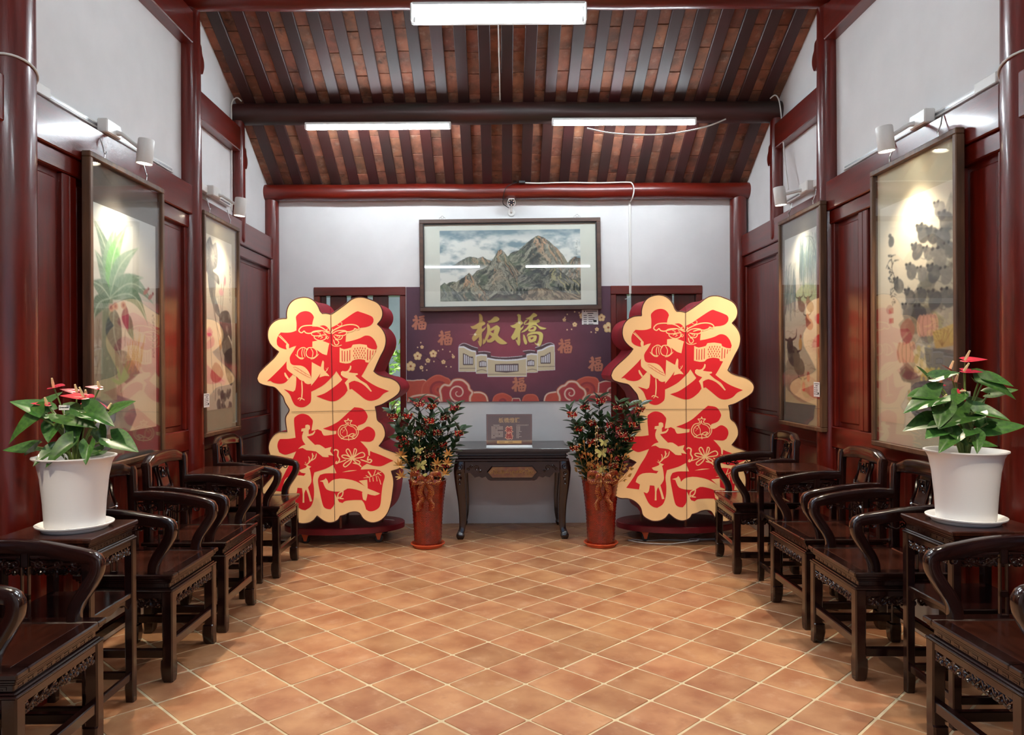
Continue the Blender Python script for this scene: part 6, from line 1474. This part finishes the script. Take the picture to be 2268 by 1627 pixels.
# glitter butterflies on wires
def wing_mesh():
    b = MB()
    for s in (-1, 1):
        up = smooth_path([(0, 0), (.25, .55), (.75, .85), (1.05, .70), (.95, .35), (.5, .05)], 4, True); lo = smooth_path([(0, 0), (.5, .0), (.72, -.25), (.55, -.65), (.3, -.6), (.1, -.25)], 4, True)
        for poly in (up, lo): b.prism([(s * x, z) for x, z in poly], -.01 + .0, .01, Matrix.Rotation(R(18 * s), 4, 'Z'))
    return b.mesh('wings', GLITTER, False)
WM = wing_mesh()
b = MB(); b.tube([(0, 0, -.55), (0, 0, .1), (0, 0, .45)], [.03, .055, .035], 8); b.tube([(0, 0, .42), (.2, -.05, .8)], .012, 5); b.tube([(0, 0, .42), (-.2, -.05, .8)], .012, 5); BODY_M = b.mesh('body', GLITTER)
def butterfly(V, cxp, px, py, dy, size, tilt, label):
    s = (V[1] + dy) / 1680; p = (V[0] + (px - cxp) * s, V[1] + dy, 1.45 - (py - 814) * s)
    e = empty('gold_butterfly', p); e.rotation_euler = (R(-20), R(tilt), 0)
    link('wings', WM, e, scale=(size,) * 3); link('body', BODY_M, e, (0, -.004, 0), scale=(size,) * 3)
    b = MB(); b.tube([(0, .004, 0), (0, .02, -.08), (rb.uniform(-.02, .02), .05, -(p[2] - .50))], .0018, 5); b.obj('wire', GOLD, e)
    return tag(e, label, 'butterfly', 'glittering butterflies in the vases')
for (V, c, px, py, sz, tl, w) in ((VL, 947, 931, 997, .036, 8, 'upper'), (VL, 947, 934, 1030, .052, -4, 'middle'), (VL, 947, 938, 1055, .040, 3, 'lowest'), (VR, 1333, 1336, 982, .040, 6, 'upper'), (VR, 1333, 1331, 1005, .050, -5, 'middle'), (VR, 1333, 1332, 1041, .042, 4, 'lowest')):
    butterfly(V, c, px, py, -.13, sz, tl, 'pale gold glitter butterfly, %s of the three in the vase on the %s painting side' % (w, 'lotus' if V is VL else 'willow'))
# strings of pale berries on wires
for (V, c, px, py) in ((VL, 947, 932, 962), (VL, 947, 944, 990), (VR, 1333, 1318, 948), (VR, 1333, 1322, 945)):
    s = (V[1] - .11) / 1680; e = empty('bead_spray', (V[0] + (px - c) * s, V[1] - .11, .50)); zt = 1.45 - (py - 814) * s - .50
    b = MB(); b.tube([(0, .03, 0), (0, .01, zt * .6), (.004, 0, zt)], .0016, 5); b.obj('wire', GOLD, e)
    for k in range(6):
        b = MB(); b.ball((rb.uniform(-.012, .012), rb.uniform(-.008, 0), zt * (1 - .11 * k)), .0065, 8, 6); b.obj('bead', BEAD_GLINT, e)
    tag(e, 'thin wire with pale gold beads in the vase on the %s painting side' % ('lotus' if V is VL else 'willow'), 'decoration', 'bead wires in the vases')
# gold maple sprigs and gold leaf sprays
GB = blade('leaflet', GOLD, 1, .24)
def maple(V, c, px, py, dy, size, seed):
    rg = random.Random(seed); s = (V[1] + dy) / 1680; p = Vector((V[0] + (px - c) * s, V[1] + dy, 1.45 - (py - 814) * s))
    base = Vector((V[0] + (px - c) * s * .45, V[1] + dy * .6, .50)); e = empty('gold_maple_sprig', tuple(base)); q = p - base
    b = MB(); b.tube(smooth_path([(0, 0, 0), tuple(q * .5 + Vector((-q.x * .2, 0, .03))), tuple(q)], 4), .002, 5); b.obj('stem', GOLD, e)
    a0 = rg.uniform(-.5, .5)
    for k in range(7):
        a = a0 + (k - 3) * .62; d = Vector((math.sin(a), -.35, math.cos(a) * (1 if abs(k - 3) < 3 else .8)))
        o = link('leaflet', GB, e); o.matrix_local = Matrix.Translation(q) @ aim(d, (0, -1, .2)) @ Matrix.Scale(size * (1.0 - .09 * abs(k - 3)), 4)
    return tag(e, 'gold seven-fingered maple leaf on a thin stem beside the altar table', 'decoration', 'gold maple leaves in the vase on the lotus painting side')
for i, (px, py, dy, sz) in enumerate(((893, 1008, -.16, .07), (908, 1020, -.10, .07), (888, 1030, -.16, .065), (894, 1055, -.16, .065), (995, 1007, -.08, .06), (972, 1028, -.12, .065), (993, 1026, -.1, .06), (970, 1046, -.13, .065), (989, 1050, -.1, .06), (921, 1048, -.13, .06))): maple(VL, 947, px, py, dy, sz, i)
GO = blade('leaflet', GOLD, 1, .6)
def gold_spray(V, c, px, py, dy, seed):
    rg = random.Random(seed); s = (V[1] + dy) / 1680; p = Vector((V[0] + (px - c) * s, V[1] + dy, 1.45 - (py - 814) * s))
    base = Vector((V[0] + (px - c) * s * .4, V[1] + dy * .7, .50)); e = empty('gold_leaf_spray', tuple(base)); q = p - base
    P = [Vector(x) for x in smooth_path([(0, 0, 0), tuple(q * .5 + Vector((q.x * .15, 0, -.01))), tuple(q)], 5)]
    b = MB(); b.tube(P, .0022, 5)
    tips = []
    for k in range(9):
        i = 3 + int(k * (len(P) - 4) / 9); sd = 1 if k % 2 else -1; d = Vector((sd * rg.uniform(.6, 1), -.4, rg.uniform(.3, .9))).normalized() * rg.uniform(.025, .05)
        b.tube([P[i], P[i] + d], .0012, 4); tips.append((P[i] + d, d))
    tips.append((P[-1], q)); b.obj('stem', GOLD, e)
    for (t, d) in tips:
        o = link('leaflet', GO, e); o.matrix_local = Matrix.Translation(t) @ aim(Vector(d).normalized() + Vector((rg.uniform(-.4, .4), -.3, rg.uniform(-.2, .4))), (0, -1, .4)) @ Matrix.Scale(rg.uniform(.026, .036), 4)
    return tag(e, 'branching spray of small round gold leaves in the vase beside the willow-side lantern', 'decoration', 'gold leaf sprays in the vase on the willow painting side')
for i, (px, py, dy) in enumerate(((1293, 982, -.10), (1283, 1000, -.06), (1308, 1012, -.13), (1362, 990, -.12), (1380, 1010, -.17), (1352, 1015, -.14), (1390, 1040, -.17), (1285, 1040, -.05), (1312, 1035, -.14), (1375, 1025, -.1))): gold_spray(VR, 1333, px, py, dy, i)
# ribbon bows
RIB = bpy.data.materials.new('ribbon'); RIB.use_nodes = True; n_ = RIB.node_tree.nodes; l_ = RIB.node_tree.links; MATS['ribbon'] = RIB
tc = n_.new('ShaderNodeTexCoord'); vo = n_.new('ShaderNodeTexVoronoi'); vo.inputs['Scale'].default_value = 30.0; vo.feature = 'F1'
wv = n_.new('ShaderNodeMath'); wv.operation = 'MULTIPLY'; wv.inputs[1].default_value = 26.0; sn = n_.new('ShaderNodeMath'); sn.operation = 'SINE'; gt = n_.new('ShaderNodeMath'); gt.operation = 'GREATER_THAN'; gt.inputs[1].default_value = .86
mx = n_.new('ShaderNodeMix'); mx.data_type = 'RGBA'; mx.inputs['A'].default_value = (*srgb(118, 26, 16), 1); mx.inputs['B'].default_value = (*srgb(226, 186, 96), 1)
l_.new(tc.outputs['Object'], vo.inputs['Vector']); l_.new(vo.outputs['Distance'], wv.inputs[0]); l_.new(wv.outputs[0], sn.inputs[0]); l_.new(sn.outputs[0], gt.inputs[0]); l_.new(gt.outputs[0], mx.inputs['Factor']); l_.new(mx.outputs['Result'], n_['Principled BSDF'].inputs['Base Color']); l_.new(gt.outputs[0], n_['Principled BSDF'].inputs['Metallic']); n_['Principled BSDF'].inputs['Roughness'].default_value = .45
RW_ = .050
def bow(V, label, mirror=1):
    e = empty('ribbon_bow', (V[0], V[1] - .16, .56))
    def rib(name, pts, w, side):
        P = smooth_path(pts, 5); k = len(P); b = MB()
        sd = [Vector(side[0]).lerp(Vector(side[1]), i / (k - 1)) for i in range(k)]
        b.strip(P, w, sd); o = b.obj(name, RIB, e, ang=80); m = o.modifiers.new('thick', 'SOLIDIFY'); m.thickness = .0012
    for s in (-1, 1):
        rib('bow_loop', [(0, 0, 0), (s * .05, -.02, .045), (s * .105, .0, .05), (s * .125, .02, .015), (s * .10, .012, -.018), (s * .05, 0, -.012), (0, .002, 0)], .045, ((0, -.5, 1), (0, .6, 1)))
        rib('bow_loop', [(0, -.005, 0), (s * .03, -.03, .03), (s * .06, -.035, .02), (s * .065, -.02, -.01), (s * .03, -.01, -.015), (0, -.005, 0)], .04, ((0, -.3, 1), (0, .8, .6)))
        x = s * .035
        rib('bow_tail', [(0, -.008, 0), (x * .8, -.012, -.04), (x * 1.3, -.006, -.10), (x * .75, .002, -.15), (x * 1.5, -.008, -.19), (x * 1.15 * (1 if s * mirror > 0 else 1.4), -.004, -.245)], RW_, ((1, 0, .2), (.8, -.6 * s, -.1)))
    b = MB(); b.ball((0, -.012, 0), (.016, .012, .014), 10, 6); b.obj('bow_knot', RIB, e)
    return tag(e, label, 'ribbon', 'red and gold ribbon bows on the vases')
bow(VL, 'red and gold patterned ribbon bow on the vase on the lotus painting side'); bow(VR, 'red and gold patterned ribbon bow on the vase on the willow painting side', -1)
# ================================================================== SMALL FITTINGS
def cable(name, pts, r, m, label, group=None, sm=True, cat='cable'):
    b = MB(); b.tube(smooth_path(pts, 6) if sm else pts, r, 7); return tag(b.obj(name, m, ang=80), label, cat, group)
cable('ceiling_wire', [(-.012, 5.14, 3.83), (-.01, 5.5, 3.86), (-.004, 6.0, 3.70), (-.002, 6.14, 3.615)], .005, CABLE_W, 'thin white wire running from the double lamp to the dark beam')
cable('drooping_wire', [(.70, 6.12, 3.375), (.85, 6.10, 3.335), (1.05, 6.09, 3.313), (1.30, 6.09, 3.312), (1.52, 6.10, 3.345), (1.68, 6.10, 3.385), (1.82, 6.125, 3.445)], .006, CABLE_W, 'white wire drooping below a single tube lamp')
cable('post_wire', [(-2.08, 6.10, 3.60), (-2.12, 6.10, 3.63), (-2.155, 6.09, 3.58), (-2.158, 6.09, 3.45), (-2.158, 6.09, 3.0), (-2.158, 6.09, 2.72)], .0055, CABLE_W, 'white wire down the wall beside the hanging post by the lotus painting')
cable('post_wire', [(2.17, 6.10, 3.60), (2.205, 6.08, 3.62), (2.225, 6.05, 3.56), (2.225, 6.0, 3.4), (2.215, 5.92, 3.1), (2.20, 5.80, 2.80)], .005, CABLE_W, 'white wire hanging from the dark beam to the willow painting rail')
cable('beam_cable', [(.215, 6.93, 3.135), (.35, 6.925, 3.13), (.6, 6.925, 3.135), (.9, 6.925, 3.13), (1.15, 6.925, 3.135), (1.20, 6.922, 3.12), (1.215, 6.918, 3.06), (1.205, 6.95, 2.995), (1.20, 7.055, 2.98)], .006, CABLE_W, 'white cable clipped along the red beam on the back wall')
b = MB(); b.cbox((1.19, YB - .014, 2.13), (1.212, YB, 2.985), .002); tag(b.obj('cable_duct', CABLE_W), 'narrow white cable duct running down the back wall beside the landscape', 'duct')
cable('duct_wire', [(1.20, YB - .008, 2.135), (1.195, YB - .016, 2.10), (1.17, YB - .016, 2.085), (1.15, YB - .014, 2.08)], .0035, CABLE_W, 'short white wire below the cable duct')
b = MB(); b.cbox((.165, 6.905, 3.128), (.225, 6.935, 3.152), .004); tag(b.obj('cable_plug', BLACK_P), 'small dark plug on top of the red back beam', 'plug')
for s, X, lb in ((-1, -2.14, 'white cord tied round the thick column beside the banana painting'), (1, 2.30, 'white cord tied round the thick column beside the rat painting')):
    b = MB(); rr = .111
    ring = [(X + rr * math.cos(a), 3.30 + rr * math.sin(a), 2.745 - .035 * math.sin(a) - s * .02 * math.cos(a)) for a in np.linspace(0, 2 * math.pi, 29)]
    b.tube(ring, .0055, 6); xr = XL + .03 if s < 0 else XR - .03
    b.tube(smooth_path([ring[7], (X - s * .05, 3.40, 2.715), (xr, 3.43, 2.752)], 5), .0055, 6)
    tag(b.obj('column_cord', CABLE_W, ang=80), lb, 'cord')
# ---- security camera
e = empty('security_camera', (.098, YB, 2.925)); tag(e, 'small white security camera above the landscape painting', 'camera')
b = MB(); b.lathe([(0, 0), (.036, 0), (.036, .008), (.030, .014), (0, .014)], 28, Matrix.Translation((0, 0, -.035)) @ Matrix.Rotation(R(90), 4, 'X'), caps=False); b.obj('mount_plate', WHITE_MET, e)
b = MB(); b.tube([(0, -.012, -.035), (0, -.045, -.03), (0, -.06, .015)], [.012, .010, .010], 10); b.obj('mount_arm', WHITE_MET, e)
Mc = Matrix.Translation((0, -.075, .045)) @ Matrix.Rotation(R(12), 4, 'X') @ Matrix.Rotation(R(90), 4, 'X')
b = MB(); b.lathe([(0, -.07), (.030, -.07), (.036, -.064), (.038, .05), (.034, .052), (.033, .046), (0, .046)], 28, Mc, caps=False); b.obj('camera_body', WHITE_MET, e)
b = MB(); b.lathe([(.0335, .0465), (0, .0465)], 28, Mc, caps=False); fc = b.obj('camera_face', BLACK_P, e)
b = MB(); b.lathe([(0, .056), (.011, .055), (.013, .046)], 16, Mc, caps=False); b.obj('lens', mat('lens_glass', (.03, .02, .03), .05), fc)
for k in range(6):
    b = MB(); a = k * 1.047 + .5; b.lathe([(.0062, .0462), (.0062, .049), (0, .0505)], 10, Mc @ Matrix.Translation((.0225 * math.cos(a), .0225 * math.sin(a), 0)), caps=False); b.obj('infrared_led', mat('led_window', (.75, .55, .45), .2), fc)
b = MB(); b.cbox((-.028, -.02, -.068), (.028, .02, .07), .008, Mc @ Matrix.Translation((0, .032, 0)) @ Matrix.Scale(.25, 4, (0, 1, 0))); b.obj('sun_hood', WHITE_MET, e)
cable('camera_lead', [(.15, 6.925, 3.14), (.06, 6.915, 3.10), (.03, 6.925, 3.04), (.02, 6.985, 2.965), (.045, 7.02, 2.945), (.075, 7.04, 2.93)], .0035, BLACK_P, 'thin black lead curving from the beam to the security camera')
# ---- printed cards
def card(loc, rz, w, h, label, lines, seed=0):
    e = empty('label_card', loc, rz); rg = random.Random(seed)
    b = MB(); b.box((-w/2, -.0015, -h/2), (w/2, 0, h/2)); b.obj('card_sheet', CARD, e)
    b = MB()
    b.box((-w * .38, -.0022, h * .34), (-w * .32, -.0016, h * .42)); b.box((-w * .26, -.0022, h * .36), (w * .42, -.0016, h * .40)); b.box((-w * .16, -.0022, h * .22), (w * .2, -.0016, h * .27))
    for k in range(lines):
        z = h * (.10 - .14 * k); b.box((-w * .4, -.0022, z - h * .02), (-w * .2, -.0016, z + h * .02)); b.box((-w * .1, -.0022, z - h * .02), (w * rg.uniform(.1, .3), -.0016, z + h * .02))
    b.box((w * .2, -.0022, -h * .34), (w * .4, -.0016, -h * .20)); tag(b.obj('card_print', INK, e, smooth=False), kind='stuff')
    return tag(e, label, 'label', 'white printed cards beside the pictures')
card((.825, YB - .014, 1.915), 0, .152, .140, 'white printed card stuck on the poster under the landscape painting', 5, 1)
card((-2.028, 5.21, 1.235), R(90), .095, .095, 'white printed card beside the lotus painting', 4, 2)
card((2.143, 5.16, 1.29), R(-90), .095, .10, 'white printed card beside the willow painting', 4, 3)
# ---- placard on the altar table
e = empty('table_placard', (.062, 6.47, .768)); tag(e, 'small brown placard with gold characters in a clear stand on the altar table', 'sign')
w, h, z0 = .39, .262, .022
PB = mat('placard_print', srgb(92, 64, 60), .35, coat=.3, var=.15, vscale=4); PG = mat('placard_gold', srgb(206, 168, 104), .4); PW = mat('placard_white', srgb(206, 190, 180), .6); PR = mat('placard_pink', srgb(224, 170, 140), .5); PRR = mat('placard_red', srgb(160, 60, 52), .5)
b = MB(); b.box((-w/2, 0, z0), (w/2, .004, z0 + h)); b.obj('printed_sheet', PB, e)
b = MB(); b.box((-w/2 - .003, -.004, .002), (w/2 + .003, -.001, z0 + h + .003)); b.obj('clear_front', GLASS, e)
b = MB(); b.cbox((-w/2 - .003, -.03, 0), (w/2 + .003, .06, .004), .001); b.cbox((-w/2, -.006, .004), (w/2, .006, z0 - .002), .001); b.obj('clear_foot', mat('clear_acrylic', (.75, .80, .86), .08, spec=.8), e)
b = MB()
for (a, c) in (((-w/2 + .008, z0 + .006), (w/2 - .008, z0 + .009)), ((-w/2 + .008, z0 + h - .009), (w/2 - .008, z0 + h - .006)), ((-w/2 + .008, z0 + .006), (-w/2 + .011, z0 + h - .006)), ((w/2 - .011, z0 + .006), (w/2 - .008, z0 + h - .006))): b.box((a[0], -.0008, a[1]), (c[0], .0, c[1]))
b.obj('printed_border', mat('placard_border', srgb(140, 88, 76), .5), e)
me = text_mesh('板橋燈籠', .046, PG, 'gold_lettering', .0002); link('gold_lettering', me, e, (0, -.0006, z0 + h - .055), (R(90), 0, 0))
for (xc, nch) in ((-.108, 4), (.112, 8)):
    hwid = nch * .0125 / 2 + .004
    for ch, sx_ in (('【', -1), ('】', 1)):
        link('heading_bracket', text_mesh(ch, .0125, PW, 'heading_bracket'), e, (xc + sx_ * hwid, -.0006, z0 + h - .094), (R(90), 0, 0))
    b = MB()
    for q in range(nch):
        x = xc + (q - (nch - 1) / 2) * .0112; zz = z0 + h - .094
        for dz in (-.0035, 0, .0035): b.box((x - .0042, -.0006, zz + dz - .0008), (x + .0042, 0, zz + dz + .0008))
        b.box((x - .0008, -.0006, zz - .0045), (x + .0008, 0, zz + .0045))
    tag(b.obj('heading_print', PW, e, smooth=False), kind='stuff')
b = MB(); rg = random.Random(4)
for k in range(10):
    z = z0 + h - .107 - .0105 * k
    for q in range(11 if k not in (3, 9) else (6 if k == 3 else 4)):
        if rg.random() < .06: continue
        b.box((-.152 + .0092 * q, -.0006, z - .003), (-.152 + .0092 * q + .006, 0, z + .003))
    for q in range(rg.choice((2, 3, 4))): b.box((.062 + .0115 * q, -.0006, z - .003), (.062 + .0115 * q + .007, 0, z + .003))
tag(b.obj('small_print', PW, e, smooth=False), kind='stuff')
sc_ = .118 / 1.84
b = MB(); flat(b, [(x * sc_, z * sc_) for x, z in OUTL], -.0008); ic = link('lantern_icon', b.mesh('lantern_icon', PR, False), e, (.0, 0, z0 + .044 - .2 * sc_))
b = MB()
for poly, cvf in [(p, A1) for p in RED1] + [(p, A2) for p in RED2]: flat(b, [(cvf(q)[0] * sc_, cvf(q)[1] * sc_) for q in poly], -.0012)
tag(b.obj('icon_character', PRR, ic, smooth=False), kind='stuff')
b = MB(); b.box((-.105, -.0008, z0 + .012), (.105, 0, z0 + .036)); gb_ = b.obj('gold_strip', PG, e)
b = MB()
for k in range(14):
    x = -.090 + .0065 * k + (.03 if k > 7 else 0); b.box((x, -.0014, z0 + .021), (x + .0045, -.0008, z0 + .027))
tag(b.obj('strip_print', mat('placard_brown', srgb(90, 60, 40), .6), gb_, smooth=False), kind='stuff')
# ---- loose white cable under the lantern by the willow painting
P = [(1.05, 6.33, .006), (1.12, 6.25, .006), (1.22, 6.20, .006), (1.36, 6.18, .006), (1.46, 6.22, .006), (1.52, 6.24, .008), (1.60, 6.27, .012), (1.64, 6.30, .02), (1.60, 6.25, .014), (1.55, 6.28, .01), (1.58, 6.36, .008), (1.70, 6.35, .006), (1.85, 6.40, .006), (1.95, 6.5, .006)]
cable('loose_cable', P, .0045, CABLE_W, 'loose white cable lying on the floor under the willow-side lantern')
cable('loose_cable', [(1.08, 6.36, .006), (1.2, 6.30, .006), (1.35, 6.33, .006), (1.5, 6.30, .008), (1.75, 6.33, .006), (1.9, 6.37, .006)], .0035, mat('grey_cable', (.45, .45, .45), .5), 'loose grey cable lying beside the white one under the willow-side lantern')
cable('lantern_lead', [(-1.02, 6.55, .145), (-.92, 6.50, .143), (-.86, 6.56, .10), (-.80, 6.75, .02), (-.74, 6.93, .008), (-.66, 7.02, .006), (-.48, 7.05, .006)], .0035, CABLE_W, 'white lead running from the lotus-side lantern base towards the altar table')
